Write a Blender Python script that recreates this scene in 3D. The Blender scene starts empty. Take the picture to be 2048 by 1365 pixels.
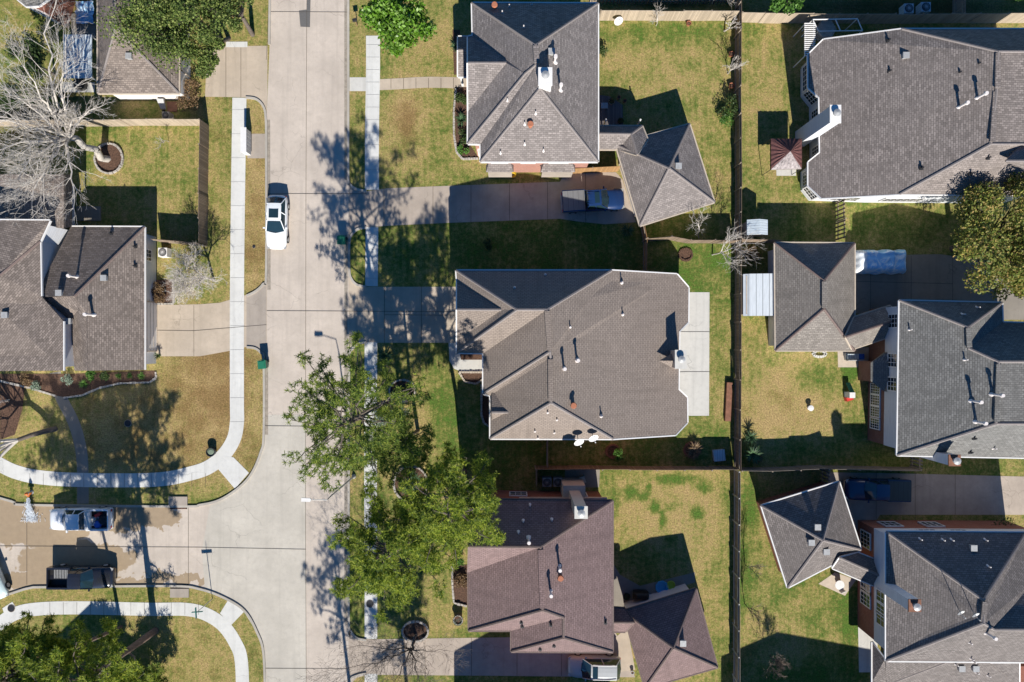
import bpy, math, random
import numpy as np
from mathutils import Vector, Matrix, noise
sc = bpy.context.scene
COL = sc.collection
PI = math.pi
H = 62.0; F = 1365.33; CX, CY = 1024.0, 682.5
SUN_EL = math.radians(34.5); SH_AZ = math.radians(7)      # shadows fall up and a little left

# ---------------------------------------------------------------- camera, sky, sun, exposure
cam = bpy.data.cameras.new('camera'); cam.lens = 24; cam.sensor_width = 36; cam.clip_end = 2500
co = bpy.data.objects.new('camera', cam); COL.objects.link(co); co.location = (0, 0, H); sc.camera = co
w = bpy.data.worlds.new('World'); sc.world = w; w.use_nodes = True
nt = w.node_tree; bg = nt.nodes['Background']
sky = nt.nodes.new('ShaderNodeTexSky'); sky.sky_type = 'NISHITA'; sky.sun_disc = False
sky.sun_elevation = SUN_EL; sky.sun_rotation = PI - SH_AZ; sky.ozone_density = 5.0; sky.altitude = 2500; sky.air_density = 1.0; sky.dust_density = 0.0
hs_ = nt.nodes.new('ShaderNodeHueSaturation'); hs_.inputs['Saturation'].default_value = 1.22
nt.links.new(sky.outputs[0], hs_.inputs['Color']); nt.links.new(hs_.outputs[0], bg.inputs[0]); bg.inputs[1].default_value = 0.076
sl = bpy.data.lights.new('sun', 'SUN'); sl.energy = 4.6; sl.angle = math.radians(0.5); sl.color = (1, .955, .88)
so = bpy.data.objects.new('sun', sl); COL.objects.link(so)
ldir = Vector((-math.sin(SH_AZ) * math.cos(SUN_EL), math.cos(SH_AZ) * math.cos(SUN_EL), -math.sin(SUN_EL)))
so.rotation_euler = ldir.to_track_quat('-Z', 'Y').to_euler()
sc.view_settings.view_transform = 'Standard'; sc.view_settings.look = 'None'
sc.view_settings.exposure = 0.66; sc.view_settings.gamma = 1

# ---------------------------------------------------------------- helpers
def G(px, py, h=0.0):
    k = (H - h) / F
    return Vector(((px - CX) * k, -(py - CY) * k, h))
ZN = {'p': (0, 0, 1), 'a': (0, 0, 3.4125), 'b': (500, 0, 3.4125), 'c': (900, 0, 3.4133), 'd': (1448, 0, 3.4133),
      'e': (0, 340, 3.25), 'f': (500, 340, 3.25), 'g': (900, 340, 3.25), 'h': (1448, 340, 3.25),
      'i': (0, 680, 3.592), 'j': (500, 680, 3.25), 'k': (900, 740, 3.413), 'l': (1448, 700, 3.413),
      'm': (0, 980, 3.545), 'n': (500, 980, 3.545), 'o': (900, 980, 3.413), 'q': (1448, 980, 3.413)}
def T(z, x, y):
    a, b, s = ZN[z]
    return a + x / s, b + y / s

def tag(o, label=None, cat=None, group=None, kind=None):
    if label: o['label'] = label
    if cat: o['category'] = cat
    if group: o['group'] = group
    if kind: o['kind'] = kind
    return o
def thing(name, label, cat, loc=(0, 0, 0), rz=0, group=None):
    o = bpy.data.objects.new(name, None); COL.objects.link(o); o.empty_display_size = .3
    o.location = loc; o.rotation_euler = (0, 0, rz)
    return tag(o, label, cat, group)

class MB:
    def __init__(s): s.v = []; s.f = []
    def face(s, pts):
        n = len(s.v); s.v += [tuple(p) for p in pts]; s.f.append(tuple(range(n, n + len(pts))))
    def box(s, c, sz, rz=0, tilt=None):
        m = Matrix.Rotation(rz, 3, 'Z')
        if tilt is not None: m = tilt
        n = len(s.v)
        for x, y, z in ((-1,-1,-1),(1,-1,-1),(1,1,-1),(-1,1,-1),(-1,-1,1),(1,-1,1),(1,1,1),(-1,1,1)):
            p = m @ Vector((x * sz[0] / 2, y * sz[1] / 2, z * sz[2] / 2)) + Vector(c); s.v.append(tuple(p))
        for f in ((0,3,2,1),(4,5,6,7),(0,1,5,4),(1,2,6,5),(2,3,7,6),(3,0,4,7)): s.f.append(tuple(n + i for i in f))
        return s
    def prism(s, poly, z0, z1):
        n = len(s.v); k = len(poly)
        zt = z1 if isinstance(z1, (list, tuple)) else [z1] * k
        for p in poly: s.v.append((p[0], p[1], z0))
        for p, z in zip(poly, zt): s.v.append((p[0], p[1], z))
        for i in range(k): j = (i + 1) % k; s.f.append((n + i, n + j, n + k + j, n + k + i))
        s.f.append(tuple(n + k + i for i in range(k))); s.f.append(tuple(n + k - 1 - i for i in range(k)))
        return s
    def tube(s, a, b, r0, r1=None, n=6, cap=True):
        if r1 is None: r1 = r0
        a = Vector(a); b = Vector(b); d = b - a
        if d.length < 1e-6: return s
        d.normalize(); u = d.orthogonal().normalized(); w_ = d.cross(u); k = len(s.v)
        for p, r in ((a, r0), (b, r1)):
            for i in range(n):
                t = 2 * PI * i / n; s.v.append(tuple(p + u * (r * math.cos(t)) + w_ * (r * math.sin(t))))
        for i in range(n): j = (i + 1) % n; s.f.append((k + i, k + j, k + n + j, k + n + i))
        if cap: s.f.append(tuple(k + n + i for i in range(n))); s.f.append(tuple(k + n - 1 - i for i in range(n)))
        return s
    def lathe(s, c, prof, n=14):
        k = len(s.v)
        for r, z in prof:
            for i in range(n):
                t = 2 * PI * i / n; s.v.append((c[0] + r * math.cos(t), c[1] + r * math.sin(t), c[2] + z))
        for q in range(len(prof) - 1):
            for i in range(n):
                j = (i + 1) % n; s.f.append((k + q*n + i, k + q*n + j, k + (q+1)*n + j, k + (q+1)*n + i))
        s.f.append(tuple(k + (len(prof) - 1) * n + i for i in range(n)))
        return s
    def loft(s, secs, cap=True):
        k = len(s.v); n = len(secs[0])
        for q in secs: s.v += [tuple(p) for p in q]
        for q in range(len(secs) - 1):
            for i in range(n):
                j = (i + 1) % n; s.f.append((k + q*n + i, k + q*n + j, k + (q+1)*n + j, k + (q+1)*n + i))
        if cap:
            s.f.append(tuple(k + i for i in range(n))[::-1]); s.f.append(tuple(k + (len(secs)-1)*n + i for i in range(n)))
        return s
    def build(s, name, m, parent=None, world=True, smooth=False, uv=True):
        me = bpy.data.meshes.new(name); me.from_pydata(s.v, [], s.f); me.update()
        o = bpy.data.objects.new(name, me); COL.objects.link(o); me.materials.append(m)
        if uv:
            l = me.uv_layers.new(name='UVMap').data
            for p in me.polygons:
                n = p.normal
                if abs(n.z) > .995: t = Vector((1, 0, 0)); b = Vector((0, 1, 0))
                else: t = Vector((-n.y, n.x, 0)).normalized(); b = n.cross(t)
                for li in p.loop_indices:
                    q = me.vertices[me.loops[li].vertex_index].co; l[li].uv = (q.dot(t), q.dot(b))
        if smooth:
            for p in me.polygons: p.use_smooth = True
        if parent is not None:
            o.parent = parent
            if world:
                L = Vector(parent.location)
                q = parent
                while q.parent: q = q.parent; L = L + Vector(q.location)
                o.location = -L
        return o
def struct(name, mb, m): return tag(mb.build(name, m), kind='structure')

# ---------------------------------------------------------------- materials
class NT:
    def __init__(s, name):
        s.m = bpy.data.materials.new(name); s.m.use_nodes = True; s.t = s.m.node_tree; s.b = s.t.nodes['Principled BSDF']
    def n(s, typ, **kw):
        nd = s.t.nodes.new(typ)
        for k, v in kw.items():
            if k.startswith('i_'):
                k = k[2:]; nd.inputs[int(k) if k.isdigit() else k.replace('_', ' ')].default_value = v
            else: setattr(nd, k, v)
        return nd
    def l(s, a, b): s.t.links.new(a, b)
    def coord(s, kind='Object'): return s.n('ShaderNodeTexCoord').outputs[kind]
    def noise(s, scale, detail=4, rough=.6, vec=None, dist=0):
        nd = s.n('ShaderNodeTexNoise', i_Scale=scale, i_Detail=detail, i_Roughness=rough, i_Distortion=dist)
        s.l(vec if vec is not None else s.coord(), nd.inputs['Vector']); return nd.outputs['Fac']
    def ramp(s, fac, stops):
        r = s.n('ShaderNodeValToRGB'); e = r.color_ramp.elements
        while len(e) < len(stops): e.new(.5)
        for el, (p, c) in zip(e, stops):
            el.position = p; el.color = tuple(c) + (1,) if len(c) == 3 else c
        s.l(fac, r.inputs[0]); return r.outputs[0]
    def mix(s, fac, a, b, mode='MIX'):
        nd = s.n('ShaderNodeMix', data_type='RGBA', blend_type=mode)
        for i, v in ((0, fac), (6, a), (7, b)):
            if isinstance(v, (int, float)): nd.inputs[i].default_value = v
            elif isinstance(v, tuple): nd.inputs[i].default_value = v + (1,) if len(v) == 3 else v
            else: s.l(v, nd.inputs[i])
        return nd.outputs[2]
    def math(s, op, a, b=0, clamp=False):
        nd = s.n('ShaderNodeMath', operation=op, use_clamp=clamp)
        for i, v in ((0, a), (1, b)):
            if isinstance(v, (int, float)): nd.inputs[i].default_value = v
            else: s.l(v, nd.inputs[i])
        return nd.outputs[0]
    def maprange(s, v, a, b, c=0, d=1):
        nd = s.n('ShaderNodeMapRange', interpolation_type='SMOOTHSTEP'); s.l(v, nd.inputs[0])
        for i, x in enumerate((a, b, c, d)): nd.inputs[i + 1].default_value = x
        return nd.outputs[0]
    def bump(s, hgt, strength=.4, dist=.05):
        b = s.n('ShaderNodeBump', i_Strength=strength, i_Distance=dist); s.l(hgt, b.inputs['Height']); s.l(b.outputs[0], s.b.inputs['Normal'])
    def out(s, col, rough=.8, spec=.3, metal=0):
        if isinstance(col, tuple): s.b.inputs['Base Color'].default_value = col + (1,)
        else: s.l(col, s.b.inputs['Base Color'])
        s.b.inputs['Roughness'].default_value = rough; s.b.inputs['Specular IOR Level'].default_value = spec; s.b.inputs['Metallic'].default_value = metal
        return s.m
def sc3(c, k): return tuple(x * k for x in c)
def simple(name, c, rough=.6, var=.12, scale=3, spec=.4, metal=0, coat=0):
    t = NT(name); f = t.noise(scale, 5, .65)
    col = t.ramp(f, [(.3, sc3(c, 1 - var)), (.7, sc3(c, 1 + var))]); t.b.inputs['Coat Weight'].default_value = coat
    return t.out(col, rough, spec, metal)
def concrete(name, c, stain=.18, fine=.1, blobs=(), wet=None):
    t = NT(name); big = t.noise(.35, 5, .6); mid = t.noise(2.2, 6, .7); fin = t.noise(16, 3, .7)
    col = t.ramp(big, [(.3, sc3(c, 1 - stain)), (.72, sc3(c, 1 + stain * .5))])
    col = t.mix(t.maprange(mid, .42, .75, 0, .45), col, sc3(c, .74))
    col = t.mix(.55, col, t.ramp(fin, [(.3, sc3((1, 1, 1), 1 - fine)), (.7, (1, 1, 1))]), 'MULTIPLY')
    st = t.n('ShaderNodeMapping'); st.inputs['Scale'].default_value = (1.6, .07, 1); t.l(t.coord(), st.inputs[0])
    sn = t.noise(1, 5, .6, st.outputs[0]); col = t.mix(t.maprange(sn, .48, .7, 0, .34), col, sc3(c, .62))
    vo = t.n('ShaderNodeTexVoronoi', i_Scale=.33); vo.feature = 'DISTANCE_TO_EDGE'
    dn = t.n('ShaderNodeTexNoise', i_Scale=1.3, i_Detail=5); t.l(t.coord(), dn.inputs[0])
    vm = t.n('ShaderNodeVectorMath', operation='MULTIPLY_ADD'); t.l(dn.outputs[1], vm.inputs[0]); vm.inputs[1].default_value = (.9,) * 3; t.l(t.coord(), vm.inputs[2])
    t.l(vm.outputs[0], vo.inputs[0])
    ck = t.math('MULTIPLY', t.maprange(vo.outputs[0], 0, .012, 1, 0), t.maprange(t.noise(.21, 2), .52, .6, 0, .5))
    col = t.mix(ck, col, sc3(c, .45))
    r = .85
    if blobs:
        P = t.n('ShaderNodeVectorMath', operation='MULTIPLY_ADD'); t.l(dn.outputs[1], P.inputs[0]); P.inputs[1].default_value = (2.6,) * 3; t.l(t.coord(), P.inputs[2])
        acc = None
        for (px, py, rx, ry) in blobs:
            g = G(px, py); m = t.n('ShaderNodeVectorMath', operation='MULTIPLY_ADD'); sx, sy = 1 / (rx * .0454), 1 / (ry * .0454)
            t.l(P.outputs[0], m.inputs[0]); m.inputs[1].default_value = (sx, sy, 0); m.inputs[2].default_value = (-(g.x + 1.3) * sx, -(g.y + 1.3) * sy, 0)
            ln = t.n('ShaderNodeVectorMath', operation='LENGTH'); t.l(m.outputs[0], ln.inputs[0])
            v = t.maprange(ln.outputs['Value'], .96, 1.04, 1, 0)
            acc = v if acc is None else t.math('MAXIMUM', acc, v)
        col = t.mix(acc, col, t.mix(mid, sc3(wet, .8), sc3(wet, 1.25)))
        rr = t.math('MULTIPLY_ADD', acc, -.5); 
    t.bump(fin, .15, .01)
    return t.out(col, r, .25)
def shingle(name, c, alt=.28, streak=(.5, .5, .5)):
    t = NT(name); uv = t.coord('UV')
    br = t.n('ShaderNodeTexBrick', offset=.5, i_Scale=1, i_Mortar_Size=.018, i_Brick_Width=.34, i_Row_Height=.17)
    br.inputs['Color1'].default_value = sc3(c, 1 + alt) + (1,); br.inputs['Color2'].default_value = sc3(c, 1 - alt) + (1,); br.inputs['Mortar'].default_value = sc3(c, .45) + (1,)
    t.l(uv, br.inputs[0])
    big = t.noise(.3, 6, .65); fin = t.noise(9, 4, .75)
    mp = t.n('ShaderNodeMapping'); mp.inputs['Scale'].default_value = (1.1, .16, 1); t.l(uv, mp.inputs[0])
    stn = t.noise(1, 5, .7, mp.outputs[0])
    col = t.mix(t.maprange(big, .35, .7, 0, .5), br.outputs[0], sc3(c, .8))
    col = t.mix(t.maprange(stn, .48, .7, 0, .5), col, sc3(c, .55))
    col = t.mix(.8, col, t.ramp(fin, [(.25, (.68,) * 3), (.75, (1.25,) * 3)]), 'MULTIPLY')
    t.bump(br.outputs['Fac'], -.5, .02)
    return t.out(col, .9, .2)
def bricks(name, c, mortar=(.36, .32, .28)):
    t = NT(name); uv = t.coord('UV')
    br = t.n('ShaderNodeTexBrick', offset=.5, i_Scale=1, i_Mortar_Size=.008, i_Brick_Width=.22, i_Row_Height=.075)
    br.inputs['Color1'].default_value = sc3(c, 1.25) + (1,); br.inputs['Color2'].default_value = sc3(c, .7) + (1,); br.inputs['Mortar'].default_value = mortar + (1,)
    t.l(uv, br.inputs[0]); col = t.mix(t.noise(1, 4), br.outputs[0], sc3(c, .85))
    return t.out(col, .88, .2)
def striped(name, c, period, dark=.5, width=.12, vert=True, rough=.7, var=.3, metal=0):
    t = NT(name); uv = t.coord('UV'); sp = t.n('ShaderNodeSeparateXYZ'); t.l(uv, sp.inputs[0])
    a = sp.outputs[0 if vert else 1]; q = t.math('DIVIDE', a, period)
    fr = t.math('FRACT', q); cell = t.math('FLOOR', q)
    wn = t.n('ShaderNodeTexWhiteNoise', noise_dimensions='1D'); t.l(cell, wn.inputs['W'])
    mp = t.n('ShaderNodeMapping'); mp.inputs['Scale'].default_value = (6, 1, 1) if vert else (1, 6, 1); t.l(uv, mp.inputs[0])
    col = t.mix(wn.outputs[0], sc3(c, 1 - var), sc3(c, 1 + var * .6))
    col = t.mix(t.maprange(t.noise(1.2, 5, .7, mp.outputs[0]), .35, .8, 0, .5), col, sc3(c, .62))
    col = t.mix(t.math('LESS_THAN', fr, width), col, sc3(c, dark))
    return t.out(col, rough, .3, metal)
def leafm(name, cols, trans=.25, rough=.55):
    t = NT(name); g = t.n('ShaderNodeNewGeometry')
    k = len(cols); col = t.ramp(g.outputs['Random Per Island'], [(i / (k - 1), c) for i, c in enumerate(cols)])
    cl = t.noise(.55, 3, .5); col = t.mix(t.maprange(cl, .35, .68, 0, .4), col, sc3(cols[0], .9))
    t.out(col, rough, .3)
    tr = t.n('ShaderNodeBsdfTranslucent'); t.l(col, tr.inputs[0]); mx = t.n('ShaderNodeMixShader'); mx.inputs[0].default_value = trans
    t.l(t.b.outputs[0], mx.inputs[1]); t.l(tr.outputs[0], mx.inputs[2]); t.l(mx.outputs[0], t.t.nodes['Material Output'].inputs[0])
    return t.m
def grassm():
    t = NT('grass'); at = t.n('ShaderNodeVertexColor', layer_name='lawn'); sp = t.n('ShaderNodeSeparateColor'); t.l(at.outputs[0], sp.inputs[0])
    n1 = t.noise(.45, 5, .65); n2 = t.noise(2.6, 5, .7); n3 = t.noise(7.5, 5, .8)
    st = t.n('ShaderNodeMapping'); st.inputs['Scale'].default_value = (3.2, .25, 1); t.l(t.coord(), st.inputs[0]); mow = t.noise(1, 3, .6, st.outputs[0])
    g = t.math('ADD', sp.outputs[0], t.math('MULTIPLY', t.math('SUBTRACT', n1, .5), 1.4)); g = t.math('ADD', g, t.math('MULTIPLY', t.math('SUBTRACT', n2, .5), 1.5))
    g = t.math('ADD', g, t.math('MULTIPLY', t.math('SUBTRACT', n3, .5), .6)); g = t.math('ADD', g, t.math('MULTIPLY', t.math('SUBTRACT', mow, .5), .6))
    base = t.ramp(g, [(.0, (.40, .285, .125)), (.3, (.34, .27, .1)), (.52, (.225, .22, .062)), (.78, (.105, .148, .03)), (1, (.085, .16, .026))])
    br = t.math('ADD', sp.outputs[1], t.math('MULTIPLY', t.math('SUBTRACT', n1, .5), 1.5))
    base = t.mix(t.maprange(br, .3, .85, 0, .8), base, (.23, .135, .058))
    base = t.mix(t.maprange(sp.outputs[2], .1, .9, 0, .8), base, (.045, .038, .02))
    base = t.mix(.95, base, t.ramp(n3, [(.32, (.36,) * 3), (.5, (.95,) * 3), (.68, (1.75,) * 3)]), 'MULTIPLY')
    base = t.mix(t.maprange(t.noise(20, 3, .7), .5, .66, 0, .5), base, (.05, .055, .018))
    t.bump(n3, .6, .05)
    return t.out(base, .95, .1)
M = {}
M['grass'] = grassm()
M['road'] = concrete('road_concrete', (.585, .505, .425), .17, .18,
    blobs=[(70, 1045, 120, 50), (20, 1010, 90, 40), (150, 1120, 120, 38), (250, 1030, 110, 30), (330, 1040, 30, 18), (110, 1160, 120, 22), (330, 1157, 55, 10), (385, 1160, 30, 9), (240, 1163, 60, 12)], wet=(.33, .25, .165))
M['road_pale'] = concrete('road_concrete_pale', (.56, .515, .44), .18, .16)
M['drive'] = concrete('driveway_concrete', (.53, .44, .34), .2, .14)
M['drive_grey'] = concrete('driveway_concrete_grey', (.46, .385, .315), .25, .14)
M['apron'] = concrete('apron_concrete', (.40, .345, .29), .15, .12)
M['walk'] = concrete('new_concrete', (.66, .65, .61), .1, .08)
M['patio'] = concrete('patio_concrete', (.6, .58, .53), .08, .06)
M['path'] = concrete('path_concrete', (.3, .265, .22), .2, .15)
M['kerb'] = concrete('kerb_concrete', (.47, .43, .37), .2, .15)
M['joint'] = simple('joint_tar', (.085, .07, .055), .9)
M['walkjoint'] = simple('walk_joint', (.3, .29, .27), .9)
M['gutterline'] = simple('gutter_dirt', (.3, .26, .21), .9, .3, 3)
M['mulch'] = simple('mulch', (.1, .055, .035), .95, .6, 9)
M['stone'] = simple('edging_stone', (.42, .38, .33), .9, .3, 4)
M['rustbrick'] = simple('timber_edging', (.22, .1, .06), .8, .3, 4)
M['sh_D'] = shingle('shingle_grey', (.245, .215, .2)); M['sh_E'] = shingle('shingle_taupe', (.27, .222, .188), .09)
M['sh_F'] = shingle('shingle_rose', (0.2275,0.1586,0.1495), .16); M['sh_G'] = shingle('shingle_brown_grey', (.245, .21, .19), .3)
M['sh_C'] = shingle('shingle_brown', (0.2405,0.1976,0.169), .32); M['sh_H'] = shingle('shingle_warm_grey', (0.2405,0.2145,0.1885), .2)
M['sh_H2'] = shingle('shingle_charcoal', (0.195,0.1885,0.1755), .25); M['sh_I'] = shingle('shingle_slate', (0.195,0.1716,0.1586), .25)
M['cap'] = simple('ridge_cap', (.235, .205, .19), .9, .15, 6); M['capdark'] = simple('ridge_cap_dark', (.17, .125, .11), .9, .2, 6)
M['white'] = simple('white_trim', (.74, .72, .69), .5, .05); M['siding'] = striped('white_siding', (.66, .67, .69), .2, .75, .1, False, .6, .03)
M['tan'] = simple('tan_trim', (.5, .42, .33), .7, .1); M['stucco'] = simple('stucco', (.5, .45, .38), .9, .1, 5)
M['brick'] = bricks('red_brick', (.3, .1, .06)); M['brickpink'] = bricks('pink_brick', (.42, .2, .15)); M['brickdark'] = bricks('dark_brick', (.18, .075, .055))
M['glass'] = simple('window_glass', (.015, .02, .03), .08, .1, 1, 1.0); M['carglass'] = simple('car_glass', (.015, .035, .045), .06, .1, 1, 1.0)
M['fence_pale'] = striped('fence_boards_pale', (.43, .35, .26), .14, .55, .1, True, .85, .22); M['fence_brown'] = striped('fence_boards_brown', (.25, .185, .13), .14, .4, .12, True, .85, .3)
M['fence_orange'] = striped('fence_boards_orange', (.4, .23, .1), .14, .5, .1, True, .85, .2); M['fence_grey'] = striped('fence_boards_grey', (.23, .2, .17), .14, .45, .12, True, .85, .25)
M['post'] = simple('fence_post', (.3, .24, .18), .85, .25, 5); M['wood'] = simple('wood', (.25, .15, .09), .8, .3, 5)
M['deck'] = striped('deck_boards', (.17, .15, .14), .14, .4, .12, True, .8, .25)
M['metal'] = simple('galvanised_metal', (.4, .4, .39), .5, .15, 5, .5, .15); M['darkmetal'] = simple('dark_metal', (.03, .03, .032), .45, .2, 5)
M['pipe'] = simple('white_pipe', (.72, .66, .62), .5, .1); M['black'] = simple('black_plastic', (.015, .015, .016), .5, .2); M['rubber'] = simple('tyre_rubber', (.02, .02, .02), .8, .1)
M['green_bin'] = simple('green_bin', (.02, .16, .09), .45, .1); M['bluemetal'] = striped('blue_white_metal', (.55, .62, .66), .22, .5, .14, True, .35, .05, .0)
M['awning'] = striped('metal_panels', (.66, .7, .72), .55, .25, .08, False, .35, .04); M['terracotta'] = simple('terracotta', (.4, .15, .08), .8, .15, 8)
M['maroon'] = simple('maroon_canvas', (.12, .05, .045), .8, .3, 4); M['greycanvas'] = simple('faded_canvas', (.3, .26, .25), .6, .6, 5)
M['bark_pine'] = simple('pine_bark', (.16, .11, .085), .9, .35, 8); M['bark_grey'] = simple('pale_bark', (.44, .4, .35), .85, .2, 4); M['bark_dark'] = simple('dark_bark', (.13, .105, .085), .9, .3, 5)
M['twig'] = simple('pale_twigs', (.56, .51, .45), .85, .15, 4); M['twig_dark'] = simple('dark_twigs', (.17, .135, .11), .85, .2, 4)
M['needles'] = leafm('pine_needles', [(.045, .085, .014), (.15, .24, .025), (.36, .44, .04), (.6, .62, .085)], .42)
M['needles_dark'] = leafm('pine_needles_dark', [(.04, .08, .018), (.12, .2, .03), (.27, .35, .05), (.5, .54, .09)], .4)
M['oak'] = leafm('oak_leaves', [(.045, .075, .018), (.09, .14, .028), (.17, .23, .045), (.32, .35, .11)], .25, .75)
M['magnolia'] = leafm('magnolia_leaves', [(.06, .14, .012), (.13, .28, .02), (.2, .38, .04), (.35, .5, .15)], .35, .35)
M['autumn'] = leafm('autumn_leaves', [(.09, .13, .025), (.2, .25, .045), (.36, .35, .08), (.5, .33, .12)], .4)
M['orange_leaf'] = leafm('orange_leaves', [(.25, .12, .03), (.4, .2, .05), (.5, .3, .1)], .3)
M['bright_leaf'] = leafm('bright_leaves', [(.05, .13, .02), (.1, .24, .03), (.2, .35, .08)], .3)
M['shrub'] = leafm('shrub_leaves', [(.025, .05, .015), (.05, .09, .02), (.1, .14, .04)], .2)
M['dry'] = leafm('dry_leaves', [(.12, .07, .035), (.22, .14, .07), (.3, .2, .1)], .2); M['yucca'] = leafm('yucca_blades', [(.03, .07, .025), (.06, .13, .05), (.13, .2, .1)], .15)
M['silverleaf'] = leafm('silver_leaves', [(.13, .18, .13), (.22, .28, .2), (.3, .36, .27)], .15)
M['water'] = simple('foaming_water', (.68, .72, .76), .3, .05); M['red'] = simple('red_paint', (.5, .04, .03), .45, .1); M['orange'] = simple('orange_paint', (.6, .16, .03), .5, .1)
M['blue'] = simple('blue_plastic', (.02, .1, .42), .5, .2); M['lightblue'] = simple('light_blue_plastic', (.05, .35, .65), .45, .1); M['lime'] = simple('lime_plastic', (.35, .5, .05), .5, .1)
M['yellow'] = simple('yellow_hose', (.7, .5, .03), .5, .1); M['teal'] = simple('teal_sign', (.02, .2, .17), .45, .1)
M['signface'] = M['teal']
def paint(name, c, rough=.25): return simple(name, c, rough, .04, 2, .5, 0, .6)

# ---------------------------------------------------------------- ground sheet with lawn colours
random.seed(4)
LAWN = [  # px, py, rx, ry, green, brown
 (290,370,130,130,.42,.1),(210,260,90,30,.55,0),(440,330,30,160,.42,.35),(512,430,22,150,.18,.6),(512,800,20,110,.3,.5),(320,860,160,110,.25,.62),(440,780,60,90,.1,.8),(60,820,70,90,.35,.15),
 (20,60,80,90,.55,0),(250,1000,240,20,.45,.1),(250,1190,220,16,.45,.15),(400,1310,80,70,.3,.35),(240,1330,60,60,.45,.2),(510,1310,20,80,.4,.3),
 (718,100,20,110,.4,.1),(718,270,20,90,.42,.15),(840,130,80,60,.3,.15),(770,150,30,40,.5,0),(835,270,90,100,.35,.35),(880,250,25,90,.6,.1),(812,230,25,35,.15,.9),(1000,355,150,20,.5,0),
 (1000,500,300,60,.75,.1),(830,530,70,50,.5,.1),(715,520,20,60,.6,.1),(870,790,22,85,.72,0),(840,830,18,90,.2,.1),(900,860,20,50,.7,0),(800,720,60,30,.5,.1),(950,800,30,80,.6,.1),(720,760,18,60,.75,0),
 (1330,130,130,100,.36,.15),(1330,65,130,25,.75,0),(1230,60,30,40,.5,0),(1440,330,30,120,.5,.05),(1400,450,50,25,.6,0),(1220,230,30,60,.5,0),(1395,100,60,40,.5,.1),
 (1560,200,70,130,.38,.12),(1500,400,25,40,.5,0),(1620,440,50,30,.6,0),(1780,430,90,20,.6,.1),(1850,500,80,40,.55,.3),
 (1400,540,60,50,.85,0),(1440,700,20,180,.45,.05),(1410,870,50,40,.62,0),(1280,905,200,30,.7,.1),
 (1340,1050,120,100,.16,.05),(1220,990,20,50,.6,0),(1455,1100,16,250,.5,0),(1250,965,40,18,.5,0),
 (1355,957,55,11,.95,0),(1405,975,20,16,.9,0),(1258,986,20,18,.95,0),(1297,982,9,20,.9,0),(1285,995,10,12,1,0),(1308,1015,12,16,1,0),(1325,1040,8,20,1,0),(1393,1028,16,12,.95,0),(1343,1080,14,11,.9,0),(1228,1000,12,24,.8,0),(1345,1016,8,6,.7,0),
 (1380,1270,40,80,.4,0),(1300,1130,90,50,.65,0),
 (1560,830,90,80,.08,.35),(1640,760,40,25,.62,0),(1700,740,22,30,1.05,0),(1560,710,80,20,.4,0),(1710,810,25,60,.55,0),(1500,720,20,60,.5,0),(1600,900,130,25,.6,.1),
 (1500,1010,25,80,.9,0),(1480,1100,18,120,.8,0),(1600,1250,70,70,.5,.05),(1700,1260,30,70,.9,0),(1560,1280,40,40,.22,.3),(1500,1290,25,60,.35,.3),(1560,1180,50,40,.65,0),(1660,1200,50,30,.7,0),(1600,1345,110,25,.75,.1),
 (1960,950,60,20,.6,.1),(1800,925,140,15,.6,.1),(2010,640,40,30,.4,.4),(860,1200,40,50,.4,.15),(780,1200,60,80,.6,.1),(860,1240,40,25,.45,.1),(718,1180,18,80,.6,.1),(980,905,60,30,.75,.1),(1000,1320,120,40,.7,0),(1990,60,60,40,.3,.1),(1960,10,40,30,.3,.1)]
LW = np.array(LAWN, float)
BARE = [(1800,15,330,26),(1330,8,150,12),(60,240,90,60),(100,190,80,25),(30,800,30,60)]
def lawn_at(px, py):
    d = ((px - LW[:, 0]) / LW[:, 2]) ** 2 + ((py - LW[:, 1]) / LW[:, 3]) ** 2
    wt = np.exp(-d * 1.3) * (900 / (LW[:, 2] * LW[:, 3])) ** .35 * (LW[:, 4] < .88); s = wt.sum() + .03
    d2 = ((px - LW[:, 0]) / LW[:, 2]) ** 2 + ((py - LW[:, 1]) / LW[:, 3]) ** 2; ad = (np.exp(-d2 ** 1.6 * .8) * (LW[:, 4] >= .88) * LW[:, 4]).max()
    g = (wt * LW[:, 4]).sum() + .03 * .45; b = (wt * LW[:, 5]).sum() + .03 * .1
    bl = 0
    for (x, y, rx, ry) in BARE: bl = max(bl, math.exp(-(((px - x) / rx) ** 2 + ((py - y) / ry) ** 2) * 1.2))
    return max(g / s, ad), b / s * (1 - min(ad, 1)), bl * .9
def ground():
    def axis(a, n, far): return [-far, -far * .4, -far * .15] + [(-a + 2 * a * i / n) for i in range(n + 1)] + [far * .15, far * .4, far]
    xs = axis(56, 280, 900); ys = axis(38, 190, 900); me = bpy.data.meshes.new('ground')
    v = [(x, y, 0) for y in ys for x in xs]; n = len(xs)
    f = [(j * n + i, j * n + i + 1, (j + 1) * n + i + 1, (j + 1) * n + i) for j in range(len(ys) - 1) for i in range(n - 1)]
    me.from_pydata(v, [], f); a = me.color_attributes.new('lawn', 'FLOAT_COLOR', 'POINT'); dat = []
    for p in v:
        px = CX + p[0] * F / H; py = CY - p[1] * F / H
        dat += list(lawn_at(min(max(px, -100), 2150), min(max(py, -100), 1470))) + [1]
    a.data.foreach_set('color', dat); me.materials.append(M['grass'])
    o = bpy.data.objects.new('ground', me); COL.objects.link(o); tag(o, kind='structure')
ground()

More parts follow.
